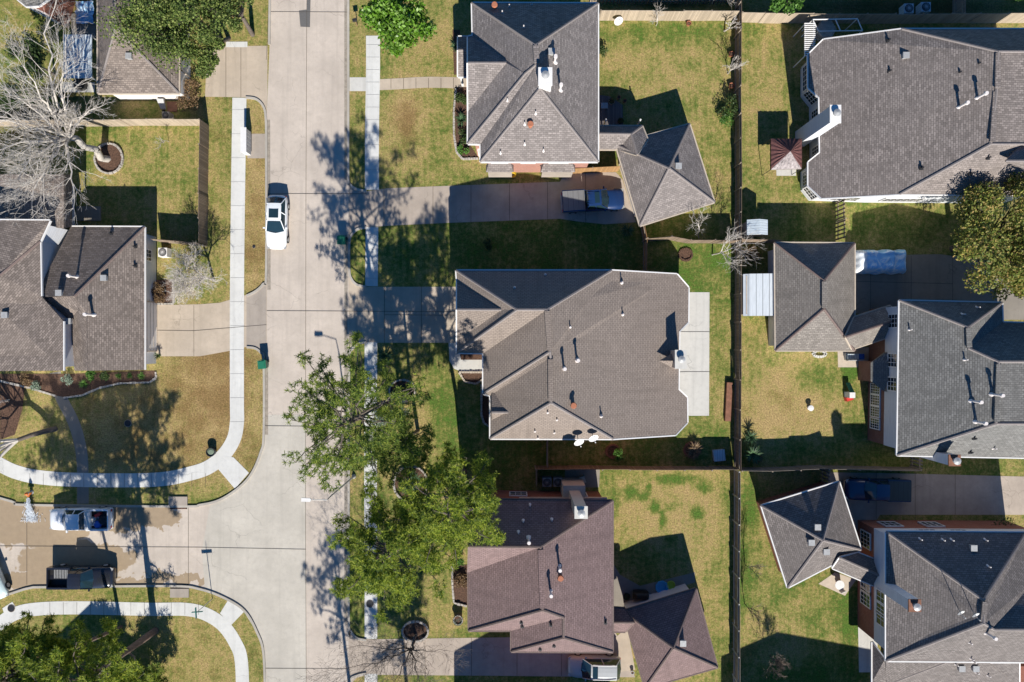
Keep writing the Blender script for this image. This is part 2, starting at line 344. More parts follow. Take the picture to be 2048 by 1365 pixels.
def sheet(name, pts, z, m, kind='structure'):
    mb = MB(); mb.face([(*G(*p).xy, z) for p in pts]); o = mb.build(name, m)
    if o.data.polygons[0].normal.z < 0: o.data.flip_normals()
    import bmesh
    bm = bmesh.new(); bm.from_mesh(o.data); bmesh.ops.triangulate(bm, faces=bm.faces[:]); bm.to_mesh(o.data); bm.free()
    return tag(o, kind=kind)
def smooth_line(pts, n=5):
    out = []; P = [Vector(p) for p in pts]
    for i in range(len(P) - 1):
        a = P[max(i - 1, 0)]; b = P[i]; c = P[i + 1]; d = P[min(i + 2, len(P) - 1)]
        for k in range(n):
            t = k / n; out.append(.5 * ((2 * b) + (c - a) * t + (2*a - 5*b + 4*c - d) * t*t + (3*b - a - 3*c + d) * t**3))
    return out + [P[-1]]
def offs(L, d):
    out = []
    for i in range(len(L)):
        a = L[max(i - 1, 0)]; b = L[min(i + 1, len(L) - 1)]; t = (b - a).normalized(); out.append(L[i] + Vector((-t.y, t.x)) * d)
    return out
def ribbon(name, pts, wid, z0, z1, m, sm=True, kind='structure'):
    L = smooth_line(pts) if sm else [Vector(p) for p in pts]
    L = [G(*p).xy for p in L]; A = offs(L, wid / 2); B = offs(L, -wid / 2); mb = MB()
    for i in range(len(L) - 1):
        q = [(*A[i], z1), (*A[i+1], z1), (*B[i+1], z1), (*B[i], z1)]
        mb.face(q[::-1])
        if z0 < z1:
            mb.face([(*A[i], z0), (*A[i+1], z0), (*A[i+1], z1), (*A[i], z1)]); mb.face([(*B[i], z0), (*B[i], z1), (*B[i+1], z1), (*B[i+1], z0)])
    if z0 < z1:
        for k in (0, -1): mb.face([(*A[k], z0), (*A[k], z1), (*B[k], z1), (*B[k], z0)])
    o = mb.build(name, m)
    if kind: tag(o, kind=kind)
    return o

RO = [(541,-60),(697,-60),(697,1430),(531,1430),(530,1310),(515,1265),(490,1222),(450,1195),(400,1178),(340,1172),(100,1174),(60,1176),(20,1188),(-80,1220),(-80,970),(25,1003),(60,1010),(360,1013),(400,1010),(440,1000),(480,975),(505,945),(522,905),(528,870),(531,720),(533,540),(533,240),(539,100)]
sheet('road', RO, .004, M['road'])
sheet('road', [(532,830),(612,830),(612,1430),(531,1430),(530,1312),(515,1267),(488,1224),(448,1197),(410,1182),(404,1100),(420,1012),(444,1000),(482,975),(507,945),(524,905)], .008, M['road_pale'])
KB = [[(541,-60),(539,90)],[(492,196),(512,199),(526,212),(532,235),(533,300),(533,545),(527,568),(512,583),(494,592)],[(494,695),(510,697),(522,706),(528,724),(528,870),(522,905),(505,945),(480,974),(440,1000),(400,1010),(360,1013),(60,1010),(25,1003),(-60,978)],
 [(-60,1212),(20,1188),(60,1176),(100,1174),(340,1172),(400,1178),(450,1196),(490,1222),(515,1265),(528,1310),(531,1420)],[(697,-60),(697,200),(697,355),(701,370),(714,379),(733,383)],
 [(733,456),(716,459),(704,470),(699,486),(699,540),(703,558),(714,570),(733,574)],[(733,685),(716,688),(704,700),(699,720),(698,900),(698,1240),(702,1262),(714,1276),(733,1280)],[(733,1347),(712,1352),(700,1365),(698,1430)]]
for k in KB: ribbon('kerb', k, .2, 0, .11, M['kerb'])
for k in KB[2:7]:
    pass
# gutter dirt lines along the street edge
for pts in ([(692,-50),(692,360)],[(692,470),(692,700)],[(692,720),(692,1250)],[(537,240),(538,580)],[(533,720),(533,870)]): ribbon('road_gutter', pts, .3, .012, .012, M['gutterline'], False)
# driveways
sheet('driveway', [(415,94),(535,92),(535,180),(533,240),(526,213),(512,200),(492,195),(410,194)], .009, M['drive'])
sheet('driveway', [(309,611),(400,609),(440,606),(470,597),(494,590),(516,582),(530,566),(534,566),(534,720),(526,708),(512,697),(494,694),(455,703),(400,713),(309,713)], .012, M['drive'])
sheet('driveway', [(493,592),(516,583),(533,560),(533,716),(524,705),(510,696),(493,694)], .016, M['apron'])
sheet('driveway', [(697,350),(702,370),(716,380),(733,383),(775,377),(900,372),(1120,364),(1130,345),(1232,345),(1245,360),(1272,445),(1210,449),(1160,444),(1120,438),(900,446),(775,452),(733,456),(716,459),(704,470),(699,490),(697,490)], .010, M['drive_grey'])
sheet('driveway', [(697,540),(703,558),(716,571),(733,574),(912,574),(914,686),(733,686),(716,688),(704,700),(697,722)], .011, M['drive'])
sheet('driveway', [(697,1240),(702,1262),(714,1276),(735,1279),(1022,1275),(1030,1260),(1225,1255),(1250,1300),(1270,1355),(1000,1352),(735,1350),(714,1356),(700,1370),(697,1400)], .010, M['drive_grey'])
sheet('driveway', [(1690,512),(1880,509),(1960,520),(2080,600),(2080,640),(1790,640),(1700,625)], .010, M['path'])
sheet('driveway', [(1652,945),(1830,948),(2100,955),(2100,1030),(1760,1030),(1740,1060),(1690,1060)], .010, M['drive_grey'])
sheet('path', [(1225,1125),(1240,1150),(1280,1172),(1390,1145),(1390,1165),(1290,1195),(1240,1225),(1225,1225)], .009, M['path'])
sheet('path', [(1716,1250),(1755,1250),(1755,1345),(1718,1345)], .009, M['patio'])
sheet('path', [(1225,1280),(1255,1255),(1270,1340),(1235,1345)], .013, M['drive'])
sheet('patio', [(1360,585),(1419,585),(1418,832),(1378,832),(1340,790)], .010, M['patio'])
sheet('patio', [(1675,695),(1745,695),(1745,735),(1676,735)], .012, M['tan'])
sheet('patio', [(1637,1168),(1670,1145),(1712,1160),(1690,1192)], .010, M['tan'])
sheet('patio', [(1552,325),(1592,325),(1592,352),(1553,352)], .010, M['patio'])
sheet('patio', [(1130,935),(1200,935),(1198,975),(1130,975)], .010, M['path'])
sheet('patio', [(125,165),(190,165),(190,185),(125,185)], .010, M['patio'])
# footpaths
ribbon('path', [(697,169),(735,169)], 1.25, .010, .010, M['patio'], False)
ribbon('path', [(758,170),(800,168),(860,165),(935,167)], 1.0, .010, .010, M['drive'])
ribbon('path', [(110,745),(120,790),(145,840),(158,880),(165,925),(166,1008)], 1.05, .010, .010, M['path'])
sheet('path', [(897,686),(914,686),(914,700),(966,706),(966,744),(925,744),(908,738),(899,722)], .013, M['patio'])
ribbon('pavement', [(746,72),(746,150),(744,270),(744,380)], 1.27, .014, .014, M['walk'])
ribbon('pavement', [(744,455),(743,573)], 1.15, .014, .014, M['walk'], False)
ribbon('pavement', [(742,685),(741,900),(742,1278)], 1.15, .014, .014, M['walk'], False)
ribbon('pavement', [(742,1348),(742,1430)], 1.15, .014, .014, M['walk'], False)
ribbon('pavement', [(479,196),(476,400),(474,600),(474,800),(474,845),(467,880),(446,912),(415,936),(375,949),(330,958),(270,961),(150,960),(80,955),(40,947),(8,934),(-40,905)], 1.28, .018, .018, M['walk'])
sheet('pavement', [(446,912),(467,915),(498,946),(470,978),(436,938)], .022, M['walk'])
sheet('pavement', [(452,84),(495,84),(495,95),(452,95)], .018, M['walk'])
ribbon('pavement', [(-40,1275),(0,1247),(30,1228),(70,1219),(150,1216),(300,1219),(370,1219),(410,1228),(445,1250),(470,1285),(483,1325),(486,1430)], 1.2, .014, .014, M['walk'])
sheet('pavement', [(440,1227),(458,1198),(490,1222),(463,1250)], .018, M['walk'])
sheet('pavement', [(5,1217),(25,1204),(40,1228),(12,1238)], .018, M['walk'])
sheet('path', [(495,268),(531,268),(531,317),(495,317)], .008, M['apron'])
# joints
def joint(a, b, z=.03, w_=.034): ribbon('pavement_joint', [a, b], w_, z, z, M['joint'] if w_ > .02 else M['walkjoint'], False)
for a, b in [((614,-50),(612,400)),((612,400),(611,1000)),((611,1000),(613,1420)),((540,24),(696,25)),((534,388),(733,388)),((534,622),(912,624)),((528,852),(697,854)),((531,1337),(697,1338)),((404,1095),(612,1099)),((-50,1092),(404,1095)),((377,1013),(377,1170)),((54,1012),(54,1170)),((533,120),(540,-50)),
 ((388,611),(388,713)),((309,661),(388,662)),((388,662),(533,650)),((452,96),(452,195)),((482,96),(482,195)),((769,575),(769,686)),((843,574),(843,686)),((769,630),(914,631)),
 ((768,378),(768,452)),((866,373),(866,447)),((942,370),(942,446)),((1019,367),(1019,442)),((1095,364),(1095,438)),((1171,345),(1171,446)),((943,1275),(943,1352)),((1034,1262),(1034,1352)),((1123,1258),(1123,1352)),((850,1278),(850,1350)),
 ((1822,512),(1822,640)),((1741,545),(1741,640)),((1905,512),(1905,640)),((1700,563),(1905,568)),((1910,948),(1910,1030)),((1830,945),(1830,1060)),((1752,1040),(1752,945)),((1359,664),(1419,664)),((1359,744),(1419,744))]: joint(a, b)
for y in range(90, 380, 25): joint((733, y), (759, y), .03, .018)
for y in list(range(470, 570, 29)) + list(range(712, 1270, 26)): joint((731, y), (755, y), .03, .018)
for x in range(782, 930, 25): joint((x, 157), (x, 178), .03, .04)
for y in range(220, 860, 48): joint((461, y), (490, y), .03, .019)
for x in range(60, 420, 27): joint((x, 947), (x, 974), .03, .025)
for x in range(100, 400, 27): joint((x, 1205), (x, 1230), .03, .025)
sheet('road', [(598,22),(601,54),(620,55),(621.6,-20),(613.7,-20),(613.7,20)], .018, simple('dark_road_patch', (.13, .125, .12), .9, .1, 6))  # flat dark grey polygon laid over the road at the top edge
# planting beds
def ellipse(cx, cy, rx, ry, n=20): return [(cx + rx * math.cos(2*PI*i/n), cy + ry * math.sin(2*PI*i/n)) for i in range(n)]
BED = [[(0,748),(150,748),(290,742),(310,742),(312,756),(300,764),(240,766),(200,775),(165,790),(135,796),(105,790),(60,775),(0,762)],
 ellipse(219,318,28,30), ellipse(805,782,26,22), ellipse(822,968,34,36), ellipse(1371,510,13,12), [(910,175),(935,175),(940,290),(958,318),(925,318),(912,305),(910,240)],
 [(920,708),(965,708),(965,720),(922,720)], [(918,745),(966,745),(966,760),(952,768),(930,764)], [(964,770),(984,770),(984,838),(978,852),(967,845),(963,830)], [(905,1130),(936,1130),(936,1210),(912,1212),(903,1170)],
 ellipse(831,1262,26,20), ellipse(1226,903,14,13), ellipse(1384,900,16,15), [(0,760),(50,775),(45,820),(30,870),(0,880)], [(305,560),(345,560),(347,608),(305,608)],[(905,60),(920,60),(920,150),(908,150)]]
for b in BED: sheet('flower_bed', b, .024, M['mulch'])
def edging(label, pts, size, m, hgt=.14, closed=True):
    L = [G(*p).xy for p in (pts + [pts[0]] if closed else pts)]; mb = MB(); random.seed(len(label))
    for a, b in zip(L[:-1], L[1:]):
        n = max(1, round((b - a).length / size)); ang = math.atan2(*(b - a).yx)
        for i in range(n):
            p = a.lerp(b, (i + .5) / n); h = hgt * random.uniform(.8, 1.15)
            mb.box((p.x, p.y, h / 2), ((b - a).length / n * .88, .17 * random.uniform(.8, 1.2), h), ang + random.uniform(-.06, .06))
    tag(mb.build('bed_edging', m), label, 'garden edging')
edging('curved stone block ring around the leaning bare tree trunk', BED[1], .28, M['stone'], .2)
edging('dark scalloped stone border of the bed beside the white pavement', BED[2], .25, M['stone'])
edging('pale stone edging around the spiky plant under the big pines', BED[3], .3, M['stone'], .2)
edging('dark ring of edging round the young tree stake in the back lawn', BED[4], .22, M['mulch'])
edging('irregular stone edging along the front bed of the grey roofed house', [(912,178),(908,220),(908,270),(913,305),(925,319),(957,318)], .25, M['stone'], .15, False)
edging('stone edging around the six sided mulch bed by the front step', BED[7], .25, M['tan'])
edging('white stone edging beside the narrow front bed and lower roof corner', [(963,768),(963,830),(968,846),(980,854)], .3, M['stone'], .16, False)
edging('long brown curved edging of the front bed on the left house', [(0,762),(60,776),(105,790),(112,792)], .3, M['stone'], .12, False)
edging('curved edging right of the garden path on the left front lawn', [(128,796),(165,791),(200,776),(240,767),(300,765),(313,756),(312,744)], .3, M['stone'], .12, False)
edging('pale boulder ring at the foot of the bare tree by the bottom driveway', BED[10], .42, M['stone'], .25)
edging('rough pale stones lining the bed beside the rose roofed house', [(905,1132),(905,1170),(908,1205),(934,1212)], .3, M['stone'], .2, False)
edging('terracotta ring around the small bright bush behind the centre house', BED[11], .25, M['rustbrick'])
edging('brick ring around the dry grass clump in the centre back lawn', BED[12], .25, M['rustbrick'])
edging('low edging between the dry shrubs and the left driveway lawn', [(347,560),(348,608),(309,609)], .3, M['stone'], .1, False)
mb = MB(); a = G(1457, 765); b = G(1453, 842); mb.box(((a.x + b.x) / 2, (a.y + b.y) / 2, .2), (.5, 3.5, .4), -.05)
tag(mb.build('planter_box', M['rustbrick']), 'long reddish timber planter box beside the back fence', 'planter')

# ---------------------------------------------------------------- houses
class House:
    def __init__(s, label, at, name='brick_house', cat='house', group=None):
        s.e = thing(name, label, cat, G(*at), 0, group); s.R = []
def solve(V, faces):
    ks = list(V); n = len(ks); idx = {k: i for i, k in enumerate(ks)}; nf = len(faces); A = []; b = []
    for k in ks:
        r = np.zeros(n + 3 * nf); wt = 14 if len(V[k]) > 3 else 400; r[idx[k]] = wt; A.append(r); b.append(wt * H / (H - V[k][2]))
    for fi, f in enumerate(faces):
        for k in f:
            r = np.zeros(n + 3 * nf); q_ = 26; r[idx[k]] = q_; r[n+3*fi] = -q_ * (V[k][0]-CX)/1000; r[n+3*fi+1] = -q_ * (V[k][1]-CY)/1000; r[n+3*fi+2] = -q_; A.append(r); b.append(0)
    x = np.linalg.lstsq(np.array(A), np.array(b), rcond=None)[0]
    return {k: H - H / x[idx[k]] for k in ks}, [x[n+3*i:n+3*i+3] for i in range(nf)]
def roof(hs, z, V, faces, m, cap='cap', gutter='white', name='roof', rv=(), skip=''):
    V = {k: (*T(z, v[0], v[1]), *v[2:]) for k, v in V.items()}
    hh, pl = solve(V, faces); P = {k: G(V[k][0], V[k][1], hh[k]) for k in V}
    mb = MB(); ed = {}
    for f in faces:
        pts = [P[k] for k in f]; nrm = Vector((0, 0, 0))
        for i in range(len(pts)): nrm += pts[i].cross(pts[(i + 1) % len(pts)])
        o = list(f) if nrm.z > 0 else list(f)[::-1]; c = sum((P[k] for k in o), Vector()) / len(o)
        n0 = len(mb.v)
        mb.face([P[k] for k in o]); mb.face([P[k] - Vector((0, 0, .16)) for k in o[::-1]])
        for i in range(len(o)): ed.setdefault(frozenset((o[i], o[(i + 1) % len(o)])), []).append((o[i], o[(i+1) % len(o)], c, nrm.normalized() * (1 if nrm.z > 0 else -1)))
    cp = MB(); gt = MB()
    for k, lst in ed.items():
        a, b = P[lst[0][0]], P[lst[0][1]]
        if len(lst) == 1:
            mb.face([a, a - Vector((0, 0, .16)), b - Vector((0, 0, .16)), b])
            if skip == 'all' or any(set(q_) == set(k) for q_ in skip.split()): continue
            d = (b - a).normalized(); out = Vector((d.y, -d.x, 0)).normalized()
            q = [(.0, .025), (.1, .025), (.1, -.13), (.0, -.13)]; s_ = []
            for e_ in (a, b): s_.append([e_ + out * u + Vector((0, 0, w_)) for u, w_ in q])
            gt.loft(s_)
        else:
            c1, n1 = lst[0][2], lst[0][3]; c2 = lst[1][2]
            if n1.dot(c2 - a) < -.05: cp.tube(a, b, .11, .11, 6)
    R = mb.build(name, M[m], hs.e)
    if cp.v: cp.build('ridge_cap', M[cap], R).location = (0, 0, 0)
    if gt.v: gt.build('gutter', M[gutter], R).location = (0, 0, 0)
    for a, b in rv:
        v = MB(); p, q = P[a], P[b]; d = (q - p); L = d.length; ang = math.atan2(d.y, d.x); c = (p + q) / 2
        v.box((c.x, c.y, c.z + .06), (L * .93, .42, .12), ang); v.build('ridge_vent', M[m], R).location = (0, 0, 0)
    hs.R.append((V, faces, pl)); hs.last = R; hs.P = P
    return P, R
def roof_pt(hs, px, py):
    best = 0
    for V, faces, pl in hs.R:
        for f, c in zip(faces, pl):
            poly = [V[k][:2] for k in f]; ins = False
            for i in range(len(poly)):
                x1, y1 = poly[i]; x2, y2 = poly[i - 1]
                if (y1 > py) != (y2 > py) and px < (x2 - x1) * (py - y1) / (y2 - y1) + x1: ins = not ins
            if ins: best = max(best, H - H / (c[0] * (px-CX)/1000 + c[1] * (py-CY)/1000 + c[2]))
    return best
def inset(poly, d):
    P = [Vector(p[:2]) for p in poly]; n = len(P); ar = sum(P[i].x * P[(i+1) % n].y - P[(i+1) % n].x * P[i].y for i in range(n)); s = 1 if ar > 0 else -1; out = []
    for i in range(n):
        a, b, c = P[i - 1], P[i], P[(i + 1) % n]; t1 = (b - a).normalized(); t2 = (c - b).normalized()
        n1 = Vector((-t1.y, t1.x)) * s; n2 = Vector((-t2.y, t2.x)) * s; den = 1 + n1.dot(n2); out.append(b + (n1 + n2) * (d / max(den, .3)))
    return out, s
def walls(hs, P, loop, ov, lower, upper=None, split=2.75):
    pts = [P[k] if isinstance(k, str) else k for k in loop]; q, s = inset(pts, ov); z = [p.z - .12 for p in pts]
    if upper and min(z) > split:
        hs.low = MB().prism(q, 0, split).build('wall', M[lower], hs.e); MB().prism(inset([Vector((*p, 0)) for p in q], -.03)[0], split, z).build('upper_wall', M[upper], hs.e)
    else: MB().prism(q, 0, z).build('wall', M[lower], hs.e)
    hs.loop = q; hs.sg = s; return q
def window(hs, ei, t, z, w_, h, cols=3, rows=2, loop=None, name='window', pane='glass', frame='white', off=.0):
    q = loop or hs.loop; a = q[ei]; b = q[(ei + 1) % len(q)]; d = (b - a).normalized(); n = Vector((d.y, -d.x)) * hs.sg; c = a.lerp(b, t) + n * (.05 + off); ang = math.atan2(d.y, d.x)
    fr = MB(); C = lambda u, v, o=0: (c.x + d.x * u + n.x * o, c.y + d.y * u + n.y * o, z + v)
    for u in (-w_ / 2, w_ / 2): fr.box(C(u, h / 2), (.09, .12, h + .09), ang)
    for v in (0, h): fr.box(C(0, v), (w_ - .09, .12, .09), ang)
    for i in range(1, cols): fr.box(C(-w_ / 2 + w_ * i / cols, h / 2), (.04, .09, h - .09), ang)
    for j in range(1, rows): fr.box(C(0, h * j / rows), (w_ - .09, .085, .04), ang)
    o = fr.build(name, M[frame], hs.e); p = MB().box(C(0, h / 2), (w_ - .05, .05, h - .05), ang).build('pane' if pane == 'glass' else 'panel', M[pane], o); p.location = (0, 0, 0)
def vents(hs, z, lst):
    for it in lst:
        x, y = T(z, it[0], it[1]); k = it[2] if len(it) > 2 else 'p'; h = roof_pt(hs, x, y); p = G(x, y, h); R = hs.last
        v = MB()
        if k == 'p': v.tube(p - Vector((0, 0, .2)), p + Vector((0, 0, .38)), .05, .05, 8); v.tube(p - Vector((0, 0, .15)), p + Vector((0, 0, .1)), .16, .06, 8); nm, m = 'vent_pipe', 'pipe'
        elif k == 't':
            v.tube(p - Vector((0, 0, .2)), p + Vector((0, 0, 1.05)), .09, .09, 8); v.tube(p + Vector((0, 0, 1.0)), p + Vector((0, 0, 1.2)), .16, .14, 10); v.tube(p - Vector((0, 0, .2)), p + Vector((0, 0, .15)), .26, .1, 8); nm, m = 'flue_pipe', 'pipe'
        elif k == 'b': v.box(p + Vector((0, 0, .12)), (.42, .42, .3)); v.box(p + Vector((0, 0, .3)), (.52, .5, .06)); nm, m = 'roof_vent', 'metal'
        elif k == 'k': v.tube(p - Vector((0, 0, .2)), p + Vector((0, 0, .35)), .07, .07, 8); v.box(p + Vector((0, 0, .02)), (.3, .3, .08)); nm, m = 'vent_pipe', 'darkmetal'
        elif k == 'r': v.tube(p - Vector((0, 0, .2)), p + Vector((0, 0, .55)), .16, .15, 10); v.tube(p + Vector((0, 0, .5)), p + Vector((0, 0, .62)), .26, .22, 10); nm, m = 'flue_pipe', 'terracotta'
        v.build(nm, M[m], hs.e)
def chimney(hs, x, y, htop, sx, sy, zb, m, capm, rz=0, shoulder=None, flue='metal'):
    c = G(x, y, htop); mb = MB().box((c.x, c.y, (htop + zb) / 2), (sx, sy, htop - zb), rz)
    if shoulder: mb.box((c.x + shoulder[0], c.y + shoulder[1], shoulder[4] / 2), (shoulder[2], shoulder[3], shoulder[4]), rz)
    o = mb.build('chimney', M[m], hs.e)
    MB().box((c.x, c.y, htop + .05), (sx + .12, sy + .12, .1), rz).build('chimney_cap', M[capm], o).location = (0, 0, 0)
    f = MB().lathe((c.x, c.y, htop + .08), [(.2, 0), (.2, .25), (.3, .28), (.3, .36), (.05, .45)], 12); f.build('flue', M[flue], o).location = (0, 0, 0)
def dish(hs, x, y, h, foot, r=.38, m='white'):
    c = G(x, y, h); mb = MB(); f = G(*foot); mb.tube(f, c, .03, .03, 6); ax = Vector((.25, -.6, .75)).normalized(); q = ax.to_track_quat('Z', 'Y').to_matrix(); n = 18; k = len(mb.v)
    mb.v.append(tuple(c))
    for j in (1, 2, 3):
        for i in range(n):
            t = 2 * PI * i / n; rr = r * j / 3; mb.v.append(tuple(c + q @ Vector((rr * math.cos(t), rr * .85 * math.sin(t), .14 * (j / 3) ** 2))))
    for i in range(n):
        i2 = (i + 1) % n; mb.f.append((k, k + 1 + i, k + 1 + i2))
        for j in range(2): mb.f.append((k+1+j*n+i, k+1+(j+1)*n+i, k+1+(j+1)*n+i2, k+1+j*n+i2))
    a = c + q @ Vector((0, -r * .8, .1)); b = c + q @ Vector((0, -.1, .5)); mb.tube(a, b, .018, .018, 5); mb.tube(b, b + Vector((0, 0, .1)), .05, .05, 6)
    mb.build('satellite_dish', M[m], hs.e)

# D : top centre
D = House('two storey house with grey hip roof and white chimney at top centre', (1060, 170))
P, R = roof(D, 'c', dict(a=(150,22,5.6), b=(1010,25,5.6), c=(1010,1105,5.6), d=(208,1105,5.6), e=(208,985,5.6), f=(122,982,5.6), m=(124,760,5.6), i=(122,432,7.9,1), I=(385,432,8,1), n=(122,252,5.6), N=(155,245,5.6), j=(515,505,9,1), g=(585,310,9.5,1), G=(592,440,9.5,1), k=(615,605,9.5,1)),
  ['abg', 'bckGg', 'cdk', 'eGkd', 'efjG', 'fmIj', 'miI', 'iInN'[:2] + 'jNn', 'NjGga'], 'sh_D', rv=[('g', 'G')])
walls(D, P, 'abcdefnN', .5, 'brickpink')
window(D, 2, .88, .6, 2.0, 1.9, 4, 3); window(D, 2, .30, .6, 2.6, 1.9, 5, 3); window(D, 2, .88, 3.4, 1.4, 1.4); window(D, 2, .3, 3.4, 1.6, 1.4); window(D, 2, .6, 3.4, 1.2, 1.4); window(D, 4, .4, .3, .9, 2.1, 1, 1, name='door', pane='wood')
for cx_, w_ in ((1.35, 0), (0, 0)): pass
q = D.loop
for t0, ln in ((.88, 2.4), (.30, 3.0)):
    a, b = q[2], q[3]; c = a.lerp(b, t0); mb = MB(); y0 = c.y; y1 = c.y - .6
    mb.loft([[(c.x - ln/2, y0, 2.6), (c.x - ln/2, y1, 2.6), (c.x - ln/2, y1 - .05, 2.68), (c.x - ln/2 + .25, y0, 3.1)], [(c.x + ln/2, y0, 2.6), (c.x + ln/2, y1, 2.6), (c.x + ln/2, y1 - .05, 2.68), (c.x + ln/2 - .25, y0, 3.1)]])
    mb.build('window_awning', M['sh_D'], D.e); MB().box((c.x, c.y - .3, 1.5), (ln - .3, .5, 2.15)).build('bay_window', M['apron'], D.e)
roof(D, 'c', dict(a=(55,252,2.9), b=(124,252,2.9), c=(124,525,2.9), d=(55,525,2.9), e=(55,345,3.9,1), f=(124,345,3.9,1)), ['abfe', 'cdef'], 'sh_D', name='porch_roof')
pp = D.P
for k in ('a', 'd'): MB().tube((pp[k].x + .2, pp[k].y + (-.3 if k == 'a' else .3), 0), (pp[k].x + .2, pp[k].y + (-.3 if k == 'a' else .3), 2.8), .12).build('porch_post', M['white'], D.e)
vents(D, 'c', [(305,55,'r'),(405,48),(357,90),(557,32),(503,190),(392,688),(585,775),(510,848),(548,862,'r'),(510,985),(345,1045),(638,1030),(715,425,'t'),(752,615,'t'),(692,362,'b')])
chimney(D, 1090.5, 154, 10.2, .95, 1.25, 7.5, 'white', 'white')
# D garage
DG = House('detached square garage turned at an angle with grey hip roof, beside the blue pickup', (1330, 350), 'garage', 'garage')
P, R = roof(DG, 'p', dict(a=(1231,289,2.7), b=(1379,248.5,2.7), c=(1428.6,405,2.7), d=(1280,452,2.7), e=(1338,337,5.2,1)), ['abe', 'bce', 'cde', 'dae'], 'sh_D', gutter='tan')
walls(DG, P, 'abcd', .45, 'tan'); window(DG, 3, .5, .05, 4.9, 2.2, 1, 4, name='garage_door', pane='white', frame='tan')
roof(DG, 'c', dict(a=(1020,862,2.7), b=(1312,862,2.7), c=(1236,918,3.7,1), d=(1020,915,3.7,1), e=(1152,1020,2.7), f=(1020,1020,2.7), g=(1350,957,3.0), h=(1278,1058,3.9,1)), ['abcd', 'dcef', 'bghc', 'che'], 'sh_D', gutter='tan', name='breezeway_roof')
for px, py in ((1204, 259), (1270, 259), (1204, 295)): p = G(px, py); MB().tube(p, p + Vector((0, 0, 2.7)), .08).build('post', M['white'], DG.e)
vents(DG, 'c', [(1555,1140,'b')])

# E : centre
E = House('largest house in the centre with taupe roof, satellite dishes and rear patio', (1130, 700))
P, R = roof(E, 'p', dict(a=(912.5,541.5,5.6), b=(1223,541.5,5.6), c=(1353.8,549,2.9,1), d=(1377,575.5,2.5,1), e=(1376.3,644.6,2.5,1), f=(1358.5,663,2.9,1), g=(1357,779.6,2.9,1), h=(1374,795.7,2.5,1), i=(1374.6,845.5,2.5,1), j=(1351,870.4,2.9,1), k=(1225.8,878.3,5.6), l=(980.6,877.7,5.6), m=(980.6,792,5.6), n=(966.5,788,5.6), o=(966.5,707,5.6), p=(914,706,5.6), q=(914,683,5.6), r=(914,620,7.3,1), s=(1003,620,7.5,1), t=(914,563,5.6), u=(1034,620,8.7,1), v=(1094,620,9.1,1), w=(1100,704,9.1,1), x=(1102,806,9.1,1), y=(1101,716,9.0,1)),
  ['abvu', 'auvst'[:2] + 'st', 'tsr', 'rsq', 'qsup', 'puvo', 'ovwn', 'nwym', 'myxl', 'lxk', 'bcdefghijkxywv'], 'sh_E', rv=[('v', 'w'), ('y', 'x')])
walls(E, P, 'abcdefghijklmnop', .45, 'brickpink', 'siding')
roof(E, 'k', skip='all', V=dict(a=(284,118,5.65), b=(440,290,6.5,1), c=(284,290,6.4,1), d=(284,345,5.65), e=(330,345,5.75)), faces=['abc', 'cbed'], m='sh_E', name='dormer_roof')
vents(E, 'g', [(420,768),(620,683),(1118,733),(1123,940),(780,1022),(825,1238,'t'),(740,1292,'t')]); vents(E, 'k', [(840,240,'r'),(1033,318),(667,290),(730,340),(580,418),(712,428),(600,465)])
chimney(E, 1361, 719, 5.1, .85, 1.45, 0, 'stucco', 'patio')
v = MB(); c = G(1340, 722, 4.4); v.face([(c.x - .9, c.y, 4.25), (c.x + .7, c.y - .8, 3.6), (c.x + .7, c.y, 4.7)]); v.face([(c.x - .9, c.y, 4.25), (c.x + .7, c.y, 4.7), (c.x + .7, c.y + .8, 3.6)]); v.build('chimney_cricket', M['sh_E'], E.e)
dish(E, 1157, 883, 6.6, (1152, 865), .42); dish(E, 1186, 875, 6.6, (1178, 860), .42)
window(E, 15, .5, .3, 1.0, 2.1, 1, 1, name='door', pane='wood'); window(E, 4, .5, .9, 1.2, 1.3); window(E, 9, .4, .9, 1.4, 1.3); window(E, 7, .5, .2, 1.8, 2.0, 2, 1)

# F : bottom centre
Fh = House('house with rose brown roof and tall beige chimney, below the centre house', (1080, 1150))
P, R = roof(Fh, 'o', dict(a=(105,65,5.6), b=(1110,75,5.6), c=(1110,1108,5.6), d=(418,1105,5.6), e=(418,962,5.6), f=(128,962,5.6), g=(125,564,5.6), h=(130,388,8.3,1), i=(618,392,8.9,1), j=(632,822,8.9,1), k=(775,872,8.2,1), l=(775,1010,7.7,1)),
  ['abih', 'hig', 'gijf', 'fjke', 'ekld', 'dlc', 'bclkji'], 'sh_F', cap='capdark', gutter='capdark', rv=[('i', 'j')])
walls(Fh, P, 'abcdefgh'[:7] , .45, 'brick'); window(Fh, 0, .82, 1.0, 1.5, 1.3); window(Fh, 0, .35, 1.0, 1.5, 1.3); window(Fh, 0, .6, 3.6, 1.3, 1.2); window(Fh, 5, .5, .9, 1.6, 1.6)
MB().box((G(1120,990).x, P['a'].y - .36, 3.6), (7.5, .12, .35)).build('trim_band', M['tan'], Fh.e)
vents(Fh, 'o', [(547,105),(500,213),(695,205),(467,290),(537,335,'t'),(745,520,'t'),(752,590,'r'),(685,690,'t'),(690,920,'k'),(1060,905,'k'),(710,1062,'k'),(615,1085,'k'),(487,903,'k'),(493,930,'k')])
chimney(Fh, 1162, 1025, 9.3, .9, .85, 0, 'stucco', 'patio', 0, (0, .25, 1.9, 1.2, 3.6))
FG = House('garage at an angle with rose brown hip roof near the silver car', (1340, 1290), 'garage', 'garage')
